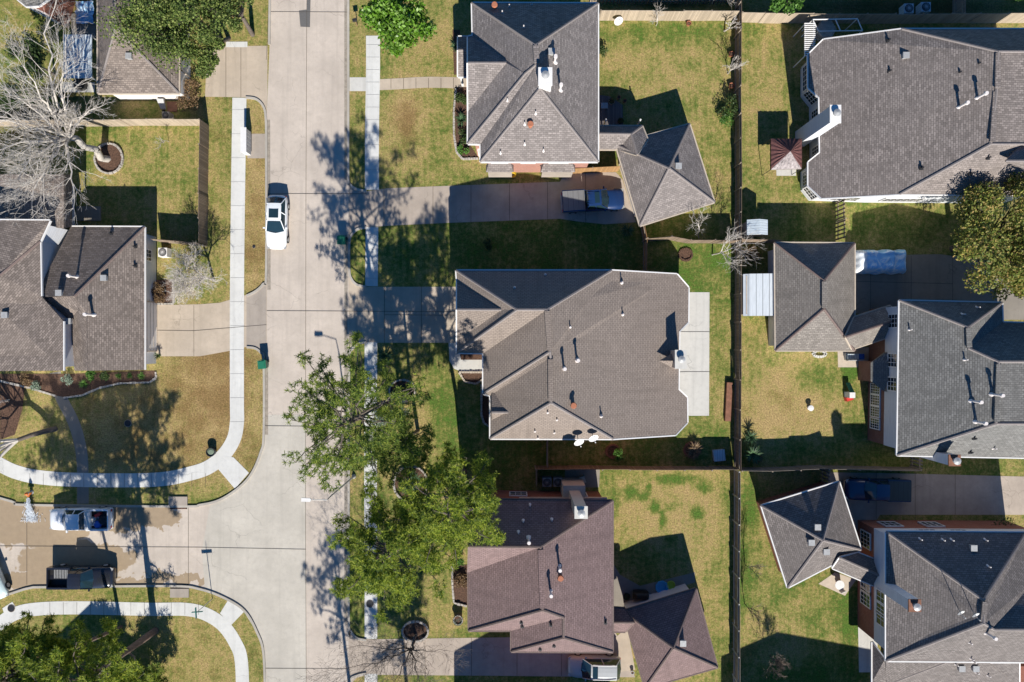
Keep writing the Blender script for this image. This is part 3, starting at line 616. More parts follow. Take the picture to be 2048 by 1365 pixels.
P, R = roof(FG, 'p', dict(a=(1245.7,1223,2.7), b=(1392,1178,2.7), c=(1434.7,1335.4,2.7), d=(1290,1377,2.7), e=(1346.8,1296.4,5.2,1)), ['abe', 'bce', 'cde', 'dae'], 'sh_F', cap='capdark', gutter='capdark')
walls(FG, P, 'abcd', .4, 'white'); window(FG, 3, .5, .05, 4.6, 2.2, 1, 4, name='garage_door', pane='white', frame='tan')
roof(FG, 'o', dict(a=(1113,805,2.7), b=(1190,810,2.7), c=(1255,906,3.8,1), d=(1113,906,3.8,1), e=(1197,970,2.7), f=(1113,970,2.7)), ['abcd', 'dcef'], 'sh_F', cap='capdark', gutter='capdark', name='breezeway_roof')
vents(FG, 'o', [(1585,1040,'b')])

# G : top right
Gh = House('very large two storey house with brown grey roof at top right', (1850, 230))
P, R = roof(Gh, 'p', dict(a=(1647,79.7,3.3,1), b=(1804,58.6,5.6), c=(2110,58.6,5.6), d=(2110,391,5.6), e=(1799,389,5.6), f=(1643,397,3.2,1), g=(1616.5,372,2.7,1), h=(1616.5,325,2.7,1), i=(1640,306,3.2,1), j=(1638.4,195,3.2,1), k=(1616.5,176,2.7,1), l=(1616.5,110,2.7,1), m=(1996,104,8.9,1), n=(1993,180,8.9,1), o=(1981,288.6,8.9,1), q=(2110,104,8.9,1), r=(2110,288.6,7.3,1)),
  ['abmnoefghijkl', 'bcqm', 'edro', 'mqronm'[:5]], 'sh_G', rv=[('m', 'n'), ('n', 'o')])
walls(Gh, P, 'abcdefghijkl', .45, 'siding')
for ei, t, n_ in ((10, .5, 4), (9, .5, 3), (8, .75, 3), (8, .12, 3), (6, .5, 3), (5, .5, 3)): window(Gh, ei, t, .7, 2.2 if ei == 10 else 1.25, 1.7, n_ + 1, 4)
window(Gh, 4, .5, .9, 2.4, 1.3, 4, 2); window(Gh, 3, .8, .9, 3.4, 1.3, 6, 2); window(Gh, 3, .55, 3.2, 1.4, 1.3)
vents(Gh, 'd', [(1120,280,'k'),(1125,490,'k'),(1600,500,'k'),(1730,440,'k'),(1345,1150,'k'),(1680,1190,'k'),(1800,1080,'k'),(1230,388,'b'),(1600,735,'t'),(1725,672,'t')])
chimney(Gh, 1670, 229, 6.8, .8, 1.35, 0, 'siding', 'white')
roof(Gh, 'd', dict(a=(1925,1100,8.3), b=(2120,1100,9.1), c=(2120,880,7.6), d=(2120,1180,7.7)), ['abc', 'abd'], 'sh_G', name='dormer_roof', skip='all')

# H garage + H2
HG = House('long garage with warm grey hip roof between the back fence and tarp covered vehicle', (1640, 590), 'garage', 'garage')
P, R = roof(HG, 'h', dict(a=(330,475,2.7), b=(848,478,2.7), c=(848,1175,2.7), d=(335,1175,2.7), e=(650,720,4.9,1), f=(650,905,4.9,1)), ['abe', 'bcfe', 'cdf', 'dafe'[:1] + 'aef'], 'sh_H', cap='capdark', gutter='tan', rv=[('e', 'f')])
walls(HG, P, 'abcd', .4, 'siding')
roof(HG, 'h', dict(a=(846,958,2.75), b=(1085,884,2.7), c=(1092,985,3.9,1), d=(790,1087,3.8,1), e=(1078,1084,2.7), f=(832,1166,2.75)), ['abcd', 'dcef'], 'sh_H', cap='capdark', gutter='tan', name='breezeway_roof')
H2 = House('brick and white sided house with charcoal roof at right edge', (1900, 770))
P, R = roof(H2, 'p', dict(a=(1798.8,601.5,5.6), b=(2004,606,5.6), c=(2005,645,5.6), d=(2110,648,5.6), e=(2110,917,5.6), f=(1794.3,911,5.6), g=(1935.7,655.4,7.9,1), h=(1937,697,7.7,1), i=(1997,724,8.7,1), j=(1991.5,848,8.7,1), k=(2110,724,8.7,1), l=(2110,848,8.7,1)),
  ['abg', 'bchg', 'chi' + 'kd', 'aghijf', 'fjle', 'iklj'], 'sh_H2', rv=[('i', 'j'), ('g', 'h')])
walls(H2, P, 'abcdef', .45, 'brickdark', 'siding', 2.75); q = H2.loop
for t in (.14, .23, .315, .40, .55): window(H2, 5, t, .6, .92, 1.5, 4, 4)
for t in (.45, .62, .9): window(H2, 5, t, 3.4, 1.15, 1.4, 3, 3, off=.03)
mb = MB(); xw = q[5].x; y0, y1 = G(0, 705, 2.8).y, G(0, 783, 2.8).y
mb.loft([[(xw, y0, 2.7), (xw, y0, 3.3), (xw - .02, y0, 2.75)], [(xw, y0 - .9, 2.7), (xw, y0 - .9, 3.5), (xw - 1.15, y0 - .9, 2.75)], [(xw, y1 + .9, 2.7), (xw, y1 + .9, 3.5), (xw - 1.15, y1 + .9, 2.75)], [(xw, y1, 2.7), (xw, y1, 3.3), (xw - .02, y1, 2.75)]])
mb.build('bay_roof', M['sh_H2'], H2.e); MB().box((xw - .45, (y0 + y1) / 2, 1.35), (.8, abs(y1 - y0) - 1.6, 2.7)).build('bay_window', M['brickdark'], H2.e)
vents(H2, 'h', [(1205,1040,'p'),(1550,940,'p'),(1645,895,'p'),(1565,1235,'p')]); vents(H2, 'l', [(1690,350,'t'),(1832,305,'t'),(1720,492,'t'),(1705,603,'k'),(1680,698,'k'),(1840,672,'p')])
chimney(H2, 1908, 921, 7.6, .85, .8, 0, 'siding', 'rustbrick')

# I garage + I2
IG = House('garage turned at an angle with white gutters below the dark blue pickup', (1640, 1070), 'garage', 'garage')
P, R = roof(IG, 'p', dict(a=(1522.7,1012,2.7), b=(1678,964,2.7), c=(1722,1100,2.7), d=(1575.4,1175.7,2.7), e=(1645.8,1081,4.9,1)), ['abe', 'bce', 'cde', 'dae'], 'sh_I')
walls(IG, P, 'abcd', .4, 'brick')
roof(IG, 'p', dict(a=(1679.5,1116,3.6,1), b=(1758.6,1151,3.6,1), c=(1716,1106,2.7), d=(1756,1122,2.7), e=(1665,1137,2.7), f=(1755,1175,2.7)), ['abdc', 'abfe'], 'sh_I', name='breezeway_roof')
vents(IG, 'q', [(630,250,'b'),(588,355,'b'),(690,418,'b')])
I2 = House('two storey brick house with slate grey roof and tall chimney at bottom right', (1900, 1200))
P, R = roof(I2, 'q', dict(a=(1105,285,5.6), b=(2062,292,5.6), c=(2300,292,5.6), d=(2300,1178,5.6), e=(1105,1168,5.6), f=(1770,755,8.9,1), g=(1770,910,8.9,1), h=(1842,955,8.6,1), i=(2300,955,8.6,1), j=(2100,640,6.8)),
  ['abf', 'bjhgf', 'hji', 'agfe'[:1] + 'fge', 'eghid'], 'sh_I', rv=[('f', 'g')], skip='bj ji')
walls(I2, P, 'acde', .5, 'brick', 'siding', 2.85)
q = I2.loop
for t in (.86, .45, .33): window(I2, 3, t, .7, 1.4, 1.6, 4, 3)
for t in (.24, .33, .43): window(I2, 3, t, 3.4, 1.1, 1.4, 2, 2, off=.03)
for t, z_ in ((.15, 1.0), (.3, 3.5), (.42, 1.0), (.5, 3.5)): window(I2, 0, t, z_, 1.5, 1.4, 3, 2, off=.03)
roof(I2, 'q', dict(a=(1012,1040,2.9), b=(1104,1165,4.1), c=(1475,1178,5.0), d=(1692,1108,5.5), e=(1960,1330,2.9), f=(1110,1330,2.9), g=(1012,1330,2.9), h=(2015,1185,4.4), i=(1820,1185,4.9), j=(2015,1330,2.9)), ['abcdfg', 'dfe', 'dihje'], 'sh_I', name='wing_roof')
MB().prism([G(1772, 1305).xy, G(2015, 1305).xy, G(2015, 1400).xy, G(1772, 1400).xy], 0, 2.7).build('wing_wall', M['brick'], I2.e)
vents(I2, 'q', [(1335,335),(1490,340),(1550,340),(1780,340),(1800,520),(1690,392,'b'),(1785,975,'t'),(1675,1042),(1685,1150),(1580,1190),(1700,1170),(1720,1245),(1800,1265),(1610,1212,'b'),(1705,1212,'b')])
chimney(I2, 1828.5, 1211, 9.2, .85, .85, 5.6, 'siding', 'rustbrick')
dish(I2, *T('q', 1610, 830), 9.8, (1905, 1200), .3, 'metal'); dish(I2, *T('q', 1710, 845), 9.8, (1925, 1200), .3, 'metal')

# C : left
Ch = House('left house with mottled brown roof and attached garage facing the street', (180, 640))
P, R = roof(Ch, 'e', dict(a=(460,370,2.8), b=(940,372,2.8), c=(940,1300,2.8), d=(572,1306,5,1), e=(568,940,5,1), f=(485,822,5.4,1), g=(270,825,5.4,1), h=(280,720,4.8,1)), ['abfgh', 'bcdef'], 'sh_C', cap='capdark', skip='fg gh ha de ef cd')
hh = P
roof(Ch, 'e', dict(a=(568,940,5.0), b=(572,1306,5.0), c=(485,1306,3.6), d=(420,985,3.7), e=(270,830,5.0), f=(485,822,5.3)), ['abcdef'], 'sh_C', name='porch_roof', skip='all')
P2, R = roof(Ch, 'e', dict(a=(-250,325,5.6), b=(325,330,5.6), c=(262,465,5.6), d=(268,822,5.6), e=(412,985,5.6), f=(412,1306,5.6), g=(-250,1310,5.6), h=(0,685,7.6,1), i=(-250,690,7.7,1)), ['abchi', 'cdefgih'], 'sh_C', cap='capdark', skip='de fg')
walls(Ch, P2, 'abcdefg', .3, 'siding')
q = [Vector(hh[k].xy) for k in 'abc'] + [G(177, 741, 2.8).xy, G(150, 600, 2.8).xy]
q2, Ch.sg = inset(q, .45); Ch.loop = q2; MB().prism(q2, 0, 2.65).build('wall', M['siding'], Ch.e)
window(Ch, 1, .71, .05, 4.4, 2.2, 1, 4, name='garage_door', pane='white', frame='tan', loop=q2)
window(Ch, 1, .16, 1.0, 1.0, 1.1, loop=q2)
roof(Ch, 'e', dict(a=(462,30,2.9), b=(462,366,2.9), c=(415,380,4.2), d=(415,30,4.2), e=(-250,30,2.9), f=(-250,330,2.9)), ['abcd', 'dcfe'], 'sh_C', name='rear_roof', cap='capdark', skip='bc cf fe ad de')
MB().prism([G(-60, 370).xy, G(150, 370).xy, G(150, 455).xy, G(-60, 455).xy], 0, 2.7).build('rear_wall', M['siding'], Ch.e)
vents(Ch, 'e', [(725,415,'k'),(500,697,'t'),(395,802,'b'),(685,705,'b'),(880,500,'k'),(880,625,'k'),(605,943,'t'),(455,985,'b'),(45,945,'b')])

# B garage, A corner house, houses just outside the frame whose shadows fall in
Bh = House('brown hip roofed garage with white wall under the big evergreen oak', (280, 110), 'garage', 'garage')
P, R = roof(Bh, 'a', dict(a=(668,-300,2.8), b=(668,637,2.8), c=(1222,637,2.8), d=(1222,-300,2.8), e=(790,190,5,1), f=(790,-300,5,1)), ['abef', 'bce', 'cdfe'], 'sh_C', cap='cap', gutter='tan')
walls(Bh, P, 'abcd', .4, 'white'); vents(Bh, 'a', [(890,392,'b')])
window(Bh, 2, .3, .05, 2.6, 2.1, 1, 4, name='garage_door', pane='white', frame='tan')
Ah = House('brick house corner with large grid window at the top left corner', (80, 0))
P, R = roof(Ah, 'p', dict(a=(36,0,3.4), b=(52,13,3.4), c=(78,12,3.4), d=(150,-40,3.4), e=(60,-90,6), f=(20,-20,4)), ['abcdef'], 'sh_H2')
q = [G(46, 0).xy, G(68, 22).xy, G(138, 58).xy, G(160, -40).xy, G(60, -70).xy]; MB().prism(q, 0, 3.2).build('wall', M['brick'], Ah.e); Ah.loop = q; Ah.sg = inset([Vector((*p, 0)) for p in q], 0)[1]
window(Ah, 1, .3, .7, 1.7, 1.9, 4, 4); window(Ah, 1, .72, .7, 1.3, 1.9, 3, 4)
Kh = House('neighbouring house below the frame whose eave shades the bottom driveway', (1060, 1460))
P, R = roof(Kh, 'p', dict(a=(923,1563,5.6), b=(1260,1560,5.6), c=(1260,1850,5.6), d=(923,1850,5.6), e=(1090,1660,9,1), f=(1090,1750,9,1)), ['abe', 'bcfe', 'cdf', 'daef'], 'sh_D'); walls(Kh, P, 'abcd', .4, 'brick')
Lh = House('house below the frame whose gables shade the lower left lawn', (180, 1480))
P, R = roof(Lh, 'p', dict(a=(10,1560,5.6), b=(250,1560,5.6), c=(250,1750,5.6), d=(10,1750,5.6), e=(95,1570,8.6,1), f=(160,1690,8.6,1)), ['abe', 'bcfe', 'cdf', 'daef'], 'sh_C'); walls(Lh, P, 'abcd', .4, 'brick')
Mh = House('house below the frame shading the bottom right lawn', (1690, 1700))
P, R = roof(Mh, 'p', dict(a=(1510,1575,5.6), b=(1880,1568,5.6), c=(1880,1860,5.6), d=(1510,1860,5.6), e=(1680,1680,8.6,1), f=(1680,1740,8.6,1)), ['abe', 'bcfe', 'cdf', 'daef'], 'sh_G'); walls(Mh, P, 'abcd', .4, 'brick')
# ---------------------------------------------------------------- fences
def fence(label, pts, m='fence_pale', h=1.83, inner=1, slat=False, seed=0, post='post'):
    rnd = random.Random(seed + len(label)); P = [G(*p).xy for p in pts]; c = P[0]; e = thing('wooden_fence', label, 'fence', (c.x, c.y, 0)); bd = MB(); rl = MB()
    for a, b in zip(P[:-1], P[1:]):
        L = (b - a).length; n = max(1, round(L / 2.4)); d = (b - a).normalized(); nr = Vector((-d.y, d.x)) * inner; ang = math.atan2(d.y, d.x)
        for i in range(n):
            p0 = a.lerp(b, i / n); p1 = a.lerp(b, (i + 1) / n); hh = h + rnd.uniform(-.07, .09); mid = (p0 + p1) / 2 + nr * rnd.uniform(-.03, .03); l = L / n - .02
            if slat:
                k = int(l / .3)
                for j in range(k):
                    q = p0.lerp(p1, (j + .5) / k); bd.box((q.x, q.y, hh / 2), (.14, .025, hh), ang)
            else: bd.box((mid.x, mid.y, hh / 2 + .02), (l, .03, hh), ang + rnd.uniform(-.006, .006))
            for z in (.4, hh - .35): rl.box((mid.x + nr.x * .045, mid.y + nr.y * .045, z), (l - .12, .06, .09), ang)
            MB().box((p0.x + nr.x * .06, p0.y + nr.y * .06, h / 2), (.1, .1, h + .02), ang).build('post', M[post], e)
    bd.build('board_panel', M[m], e); rl.build('rail', M[post], e); return e
fence('pale board fence running across the left back lawn behind the leaning bare tree', [(-60,254),(210,253),(417.6,251)], 'fence_pale', inner=1)
fence('dark brown board fence beside the left pavement, from corner down to the white bare tree', [(417.6,252),(415,491)], 'fence_brown', inner=-1)
fence('short fence behind the air conditioner of the left house', [(413,492),(322,484)], 'fence_brown')
fence('long brown back fence running top to bottom through the gardens', [(1469,-30),(1469.5,240),(1470,480),(1469,700),(1468,933)], 'fence_brown', inner=-1)
fence('lower back fence with grey rails, continuing to the bottom edge', [(1467,937),(1466,1400)], 'fence_grey', inner=-1, post='metal')
fence('pale board fence behind the top centre back lawn with satellite dish beside it', [(1197,41),(1466,42)], 'fence_pale', inner=1)
fence('weathered fence across the top right corner under the green tree', [(1472,45),(1560,47),(1660,48),(2100,46)], 'fence_pale', inner=1)
fence('orange brown fence panel between the dark lawn and centre house', [(1281,454),(1286,484),(1285.5,545)], 'fence_orange', inner=-1)
fence('short brown fence from angled garage to the back fence, under a bare branch', [(1288,484),(1335,480),(1372,487),(1467,487)], 'fence_brown')
fence('reddish fence separating the centre house from the rose roofed house', [(1070,931),(1200,932),(1466,933)], 'fence_brown', inner=-1)
fence('fence along the upper edge of the dark blue pickup driveway', [(1471,934),(1530,935),(1640,931),(1820,934)], 'fence_grey', inner=-1)
fence('short open slat fence joining the driveway fence to the charcoal roofed house', [(1820,933),(1820,905)], 'fence_grey', slat=True)
fence('small fence enclosing the twin air conditioners beside the rose roofed house', [(1071,933),(1071,966)], 'fence_brown')
fence('thin fence between centre house and reddish fence', [(1093,868),(1093,929)], 'fence_grey')
fence('dark slatted gate fence between white sided house and long garage', [(1671,404),(1671,484)], 'fence_brown', slat=True)
fence('short fence joining the back fence to the long garage by the metal shed', [(1472,485),(1550,487)], 'fence_brown')
fence('small wooden gate fence behind the blue pickup driveway', [(1128,349),(1235,344)], 'fence_orange')
fence('fence behind the patio awning in the upper left garden', [(60,-10),(60,14)], 'fence_brown')
fence('short slat gate above the white guttered angled garage', [(1640,935),(1641,965)], 'fence_grey', slat=True)
fence('shaded fence outlining the air conditioner yard at top right', [(1905,45),(1905,-20)], 'fence_grey')
fence('low slatted fence beyond the top centre back lawn', [(1180,8),(1466,8)], 'fence_grey', slat=True, h=1.5)

# ---------------------------------------------------------------- foliage
def blade(mb, p, d, L, w_):
    s = d.cross(Vector((0, 0, 1)));
    if s.length < .01: s = Vector((1, 0, 0))
    s = s.normalized() * w_; q = p + d * L
    mb.face([p - s * .5, p + s * .5, q + s * .3, q - s * .3])
def rdir(r, zmin=-1):
    while 1:
        v = Vector((r.gauss(0, 1), r.gauss(0, 1), r.gauss(0, 1))).normalized()
        if v.z >= zmin: return v
def tuft(mb, p, r, L=.29, n=16, w_=.034):
    for _ in range(n):
        d = rdir(r, -.35); blade(mb, p, d, L * r.uniform(.7, 1.15), w_)
def leaf(mb, p, r, s):
    n = rdir(r); n.z = abs(n.z) + .35; n.normalize(); u = n.orthogonal().normalized(); u = Matrix.Rotation(r.uniform(0, 6.3), 3, n) @ u; v = n.cross(u)
    mb.face([p - u * s * .5, p + v * s * .3, p + u * s * .5, p - v * s * .3])
def limb(mb, a, b, r0, r1, r, k=4, sag=.15):
    pts = [a]; L = (b - a).length
    for i in range(1, k): pts.append(a.lerp(b, i / k) + Vector((r.uniform(-1, 1), r.uniform(-1, 1), r.uniform(-.6, 1))) * L * .05 * sag / .15)
    pts.append(b)
    for i in range(k): mb.tube(pts[i], pts[i+1], r0 + (r1 - r0) * i / k, r0 + (r1 - r0) * (i + 1) / k, 6, False)
    return pts
def pine(label, px, py, hgt, z0, z1, rad, m, seed, offx=0, offy=0, nl=34, dens=1.0, tr=.26, low=()):
    r = random.Random(seed); b = G(px, py); e = thing('pine_tree', label, 'tree', (b.x, b.y, 0), 0, 'tall pines around the street'); tk = MB(); br = MB(); fo = MB()
    top = Vector((b.x + offx, b.y + offy, hgt)); P = [b - Vector((0, 0, .2)), b.lerp(top, .3) + Vector((r.uniform(-.2, .2), r.uniform(-.2, .2), 0)), b.lerp(top, .65) + Vector((r.uniform(-.3, .3), r.uniform(-.3, .3), 0)), top]
    for i in range(3): tk.tube(P[i], P[i + 1], tr * (1 - i * .28), tr * (1 - (i + 1) * .28) + .02, 9, False)
    ax = lambda z: b.lerp(top, z / hgt)
    def clump(c, R, n):
        for _ in range(n):
            v = rdir(r) * (r.random() ** .4); q = c + Vector((v.x * R, v.y * R, v.z * R * .55)); tuft(fo, q, r)
    specs = [(z0 + (z1 - z0) * ((i + r.random()) / nl), None) for i in range(nl)] + [(z, s) for z, s in low]
    ga = r.random() * 6
    for z, s in specs:
        t = (z - z0) / (z1 - z0); ga += 2.4 + r.uniform(-.4, .4); s0 = s or rad * (math.sin(PI * min(max(.22 + t * .72, 0), 1)) ** .6) * r.uniform(.55, 1.12)
        st = ax(z); d = Vector((math.cos(ga), math.sin(ga), r.uniform(.05, .35))); en = st + d * s0
        pts = limb(br, st, en, .075, .025, r, 4)
        k = max(2, int(s0 / .95))
        for j in range(k):
            f = 1 - j * .24
            if f < .35: break
            c = st.lerp(en, f); lat = Vector((-d.y, d.x, 0)) * r.uniform(-1, 1) * (.55 + .35 * j)
            c2 = c + lat + Vector((0, 0, .1)); br.tube(c, c2, .03, .012, 4, False); clump(c2, r.uniform(.5, .85), int(17 * dens * r.uniform(.7, 1.3)))
    clump(top - Vector((0, 0, .3)), 1.0, int(18 * dens))
    for _ in range(7 if hgt > 9 else 2): a_ = r.random() * 6.28; clump(top + Vector((math.cos(a_), math.sin(a_), 0)) * rad * r.uniform(.15, .5) - Vector((0, 0, r.uniform(.3, 1.6))), r.uniform(.6, .9), int(20 * dens))
    tk.build('trunk', M['bark_pine'], e, smooth=True, uv=False); br.build('branches', M['bark_dark'], e, uv=False); fo.build('crown', M[m], e, uv=False)
pine('spreading open pine overhanging the street, leftmost of the central pines', 778, 803, 16.5, 8.5, 15.5, 5.4, 'needles_dark', 1, -.6, -.3, 36, .8, low=((7.0, 4.5), (7.6, 4.8)))
pine('dense pine beside the rose roofed house, rightmost of the central pines', 928, 942, 15.5, 8.0, 15.0, 4.2, 'needles', 22, 0, -.3, 40, 1.15)
pine('bright green pine over the white pavement, lowest of the central pines', 832, 1022, 15.0, 8.5, 14.0, 4.7, 'needles', 3, -.2, .2, 42, 1.15)
pine('small pine between the other central pines near the spiky bed', 836, 862, 11.5, 7.5, 11.0, 2.6, 'needles_dark', 14, -.1, .1, 18, .8, .18)
pine('leaning pine at lower left with thick bare trunk over the lawn', 311, 1262, 15.0, 8.0, 14.2, 5.3, 'needles', 5, -.3, .3, 46, 1.2, .34, low=((4.3, 3.0), (5.0, 3.0), (6.5, 2.6)))
pine('thinner pine just left of the thick bare pine trunk at lower left', 243, 1255, 13.5, 8.6, 12.8, 4.8, 'needles', 6, -1.9, 1.3, 50, 1.2, .18)
pine('bushy low pine under the leaning trunk at the bottom edge', 228, 1348, 3.6, 1.5, 3.4, 1.9, 'needles', 8, 0, 0, 22, 1.1, .09)
pine('young pine at the bottom edge of the lower left lawn', 318, 1352, 3.2, 1.2, 3.0, 1.9, 'needles_dark', 9, 0, 0, 18, 1.0, .08)
pine('pine beyond the bottom edge casting shade on the street edge', 722, 1560, 15, 9, 14.5, 3.0, 'needles', 10, 0, 0, 22, .5)
pine('pine beyond the bottom edge shading the lawn by the boulder ring', 838, 1590, 16, 9.5, 15.5, 4.0, 'needles', 11, 0, 0, 34, 1)

def broad(name, label, px, py, hgt, zc, rad, rz, m, seed, lobes=26, per=420, ls=.2, tr=.22, group=None, cat='tree', bark='bark_dark', off=(0, 0), lobe=.36, hollow=.5):
    r = random.Random(seed); b = G(px, py); e = thing(name, label, cat, (b.x, b.y, 0), 0, group); tk = MB(); br = MB(); fo = MB(); c = Vector((b.x + off[0], b.y + off[1], zc)); fk = b.lerp(c, .55)
    tk.tube(b - Vector((0, 0, .1)), fk, tr, tr * .75, 9, False)
    for i in range(lobes):
        v = rdir(r, -.45) * (r.random() ** .33) * r.uniform(.7, 1.08); q = c + Vector((v.x * rad, v.y * rad, v.z * rz)); limb(br, fk, q, tr * .35, .02, r, 4, .3); R = rad * lobe * r.uniform(.6, 1.15)
        for _ in range(3): w_ = rdir(r) * R; br.tube(q - (q - fk) * .2, q + w_ * .8, .03, .008, 4, False)
        for _ in range(int(per * r.uniform(.6, 1.3))):
            w_ = rdir(r) * (r.random() ** hollow) * R; leaf(fo, q + Vector((w_.x, w_.y, w_.z * .7)), r, ls * r.uniform(.6, 1.3))
    tk.build('trunk', M[bark], e, smooth=True, uv=False); br.build('branches', M[bark], e, uv=False); fo.build('crown', M[m], e, uv=False)
broad('oak_tree', 'huge evergreen oak spreading over the brown garage roof and top left driveway', 440, 84, 9, 6.4, 5.2, 2.3, 'oak', 31, 54, 520, .2, .4, off=(-1.4, 1.0), lobe=.3)
broad('oak_tree', 'lower evergreen oak limb crown overhanging the top left driveway edge', 458, 76, 7, 4.8, 1.9, 1.2, 'oak', 32, 14, 420, .2, .2, lobe=.42, off=(-.6, -3.3))
broad('oak_tree', 'evergreen oak at top edge whose crown reaches toward the street', 505, 70, 7, 5.0, 2.5, 1.6, 'oak', 33, 20, 430, .2, .22, off=(.3, .6))
broad('magnolia_tree', 'round glossy green magnolia over the right hand pavement at top', 806, 92, 7, 5.0, 2.75, 2.2, 'magnolia', 34, 34, 230, .32, .18)
broad('autumn_tree', 'large yellow green tree turning autumn colour at right edge', 1905, 498, 10, 6.6, 4.6, 2.8, 'autumn', 35, 36, 520, .23, .3, lobe=.3)
broad('autumn_tree', 'second autumn coloured crown behind the large one, touching the right edge', 1985, 545, 8, 5.0, 3.2, 2.0, 'autumn', 36, 24, 480, .23, .25)
broad('autumn_tree', 'orange tinted tree peeking over the top right edge above air conditioners', 1790, -40, 6.5, 4.6, 2.2, 1.3, 'orange_leaf', 37, 14, 160, .28, .15)
broad('leafy_tree', 'feathery green tree over the top right fence corner', 1545, 22, 5, 3.2, 1.9, 1.2, 'bright_leaf', 38, 18, 180, .24, .1)
broad('garden_tree', 'dark green tree beside the patio awning, under pale bare branches', 110, 150, 6, 3.6, 2.2, 1.6, 'shrub', 39, 18, 200, .22, .12)

def bare(label, px, py, hgt, dirv, seed, m='twig', bark='bark_grey', r0=.2, depth=6, spread=.55, first=.34, kids=(2, 3), up=.12, L0=None, name='bare_tree', group='leafless trees', limbs=()):
    r = random.Random(seed); b = G(px, py); e = thing(name, label, 'tree', (b.x, b.y, 0), 0, group); tk = MB(); br = MB(); d0 = Vector(dirv).normalized(); L0 = L0 or hgt * first
    def rec(p, d, L, rad, k):
        n = 3 if k < 3 else 2; q = p; dd = d; mb = tk if k < 1 else br
        for i in range(n):
            dd = (dd + Vector((r.uniform(-1, 1), r.uniform(-1, 1), r.uniform(-.7, .9))) * .13 + Vector((0, 0, up * .3))).normalized(); t = q + dd * (L / n); mb.tube(q, t, rad * (1 - .3 * i / n), rad * (1 - .3 * (i + 1) / n), 7 if k < 2 else (4 if k < 4 else 3), False); q = t
            if k >= 1 and i < n - 1 and k < depth and r.random() < .65:
                s = rdir(r); rec(q, (dd + s * spread * 1.2).normalized(), L * .6, rad * .45, k + 1)
        if k < depth:
            c = r.choice(kids) + (1 if k < 2 else 0)
            for j in range(c):
                s = rdir(r); s = (s - dd * s.dot(dd)).normalized(); nd = (dd + s * spread * r.uniform(.6, 1.3) + Vector((0, 0, up))).normalized(); rec(q, nd, L * r.uniform(.66, .88), max(rad * .6, .007), k + 1)
    if limbs:
        fx, fy, fh = limbs[0]; fk = G(fx, fy, fh); limb(tk, b - Vector((0, 0, .1)), fk, r0, r0 * .75, r, 5, .3)
        for lx, ly, lh in limbs[1:]:
            t_ = G(lx, ly, lh); D_ = t_ - fk; n_ = 7; q = fk; rr = r0 * .52
            for i in range(n_):
                p2 = fk.lerp(t_, (i + 1) / n_) + Vector((r.uniform(-1, 1), r.uniform(-1, 1), r.uniform(-.5, .5))) * D_.length * .035 + Vector((0, 0, math.sin(PI * (i + 1) / n_) * .08 * D_.length)); mb = tk if i < 2 else br
                mb.tube(q, p2, rr, rr * .78, 6, False); rr *= .78; dd = (p2 - q).normalized()
                for _ in range(1 if i < 1 else 2):
                    s = rdir(r); nd = (dd + (s - dd * s.dot(dd)).normalized() * .8 + Vector((0, 0, up))).normalized(); rec(q.lerp(p2, r.random()), nd, D_.length * r.uniform(.12, .24), max(rr * .5, .009), 3)
                q = p2
            rec(q, dd, D_.length * .16, rr, 3)
    else: rec(b - Vector((0, 0, .1)), d0, L0, r0, 0)
    tk.build('trunk', M[bark], e, smooth=True, uv=False); br.build('branches', M[m], e, uv=False)
bare('giant pale leafless tree leaning from the stone ring in the left back lawn', 216, 318, 11, (-.55, .22, .8), 41, r0=.33, depth=6, spread=.62, limbs=((138, 276, 4.6), (95, 40, 9), (45, 130, 10), (130, 110, 8.5), (5, 170, 10), (-30, 235, 10), (-20, 300, 10), (40, 345, 8.5), (150, 235, 6.5), (60, 400, 7), (150, 395, 6), (190, 215, 5.5)))
bare('pale bare tree behind the big leaning one, over the dark rear roof', 92, 372, 8, (-.35, .15, .9), 42, r0=.15, depth=6, spread=.65, limbs=((80, 368, 3), (20, 330, 7), (60, 300, 7.5), (110, 340, 6.5), (30, 400, 6), (100, 395, 5.5)))
bare('whitish multi branched bare tree near the left pavement driveway', 428, 560, 7.5, (-.08, .0, 1), 43, r0=.12, depth=6, first=.2, spread=.72, kids=(3, 3), up=.03)
bare('thick dark bare tree trunk leaning off the left edge above the corner pavement', 112, 858, 9, (-.62, -.18, .75), 44, r0=.26, depth=5, first=.34, m='twig', bark='bark_dark')
bare('dark twisted bare tree rising from the pale boulder ring at bottom', 834, 1270, 8, (-.05, -.1, 1), 45, m='twig_dark', bark='bark_dark', r0=.14, depth=6, spread=.75, limbs=((822, 1298, 2.2), (700, 1290, 6.5), (665, 1345, 6.5), (740, 1330, 7), (780, 1380, 7), (850, 1385, 6.5), (885, 1300, 5.5), (760, 1270, 5), (830, 1345, 7)))
bare('small pale bare tree against the back fence behind the centre house', 1424, 510, 5, (.1, .05, 1), 46, r0=.07, depth=5, first=.3, spread=.75)
bare('bare white shrub tree by the top centre back fence, below the corner', 1455, 148, 3, (.1, 0, 1), 47, r0=.05, depth=4, first=.3, name='bare_shrub', group='leafless shrubs')
bare('cut back pale stump shrub in the corner of the top centre lawn', 1448, 62, 2.6, (.3, -.1, 1), 48, r0=.09, depth=3, first=.35, name='bare_shrub', group='leafless shrubs')
bare('thin leafless sapling by the top centre fence beside the satellite dish', 1312, 52, 2.4, (.1, 0, 1), 49, r0=.04, depth=4, first=.35, name='bare_shrub', group='leafless shrubs')
bare('low grey branching shrub beside the front path lower left corner house', 20, 800, 3, (-.3, 0, 1), 50, r0=.06, depth=5, first=.3, name='bare_shrub', group='leafless shrubs')
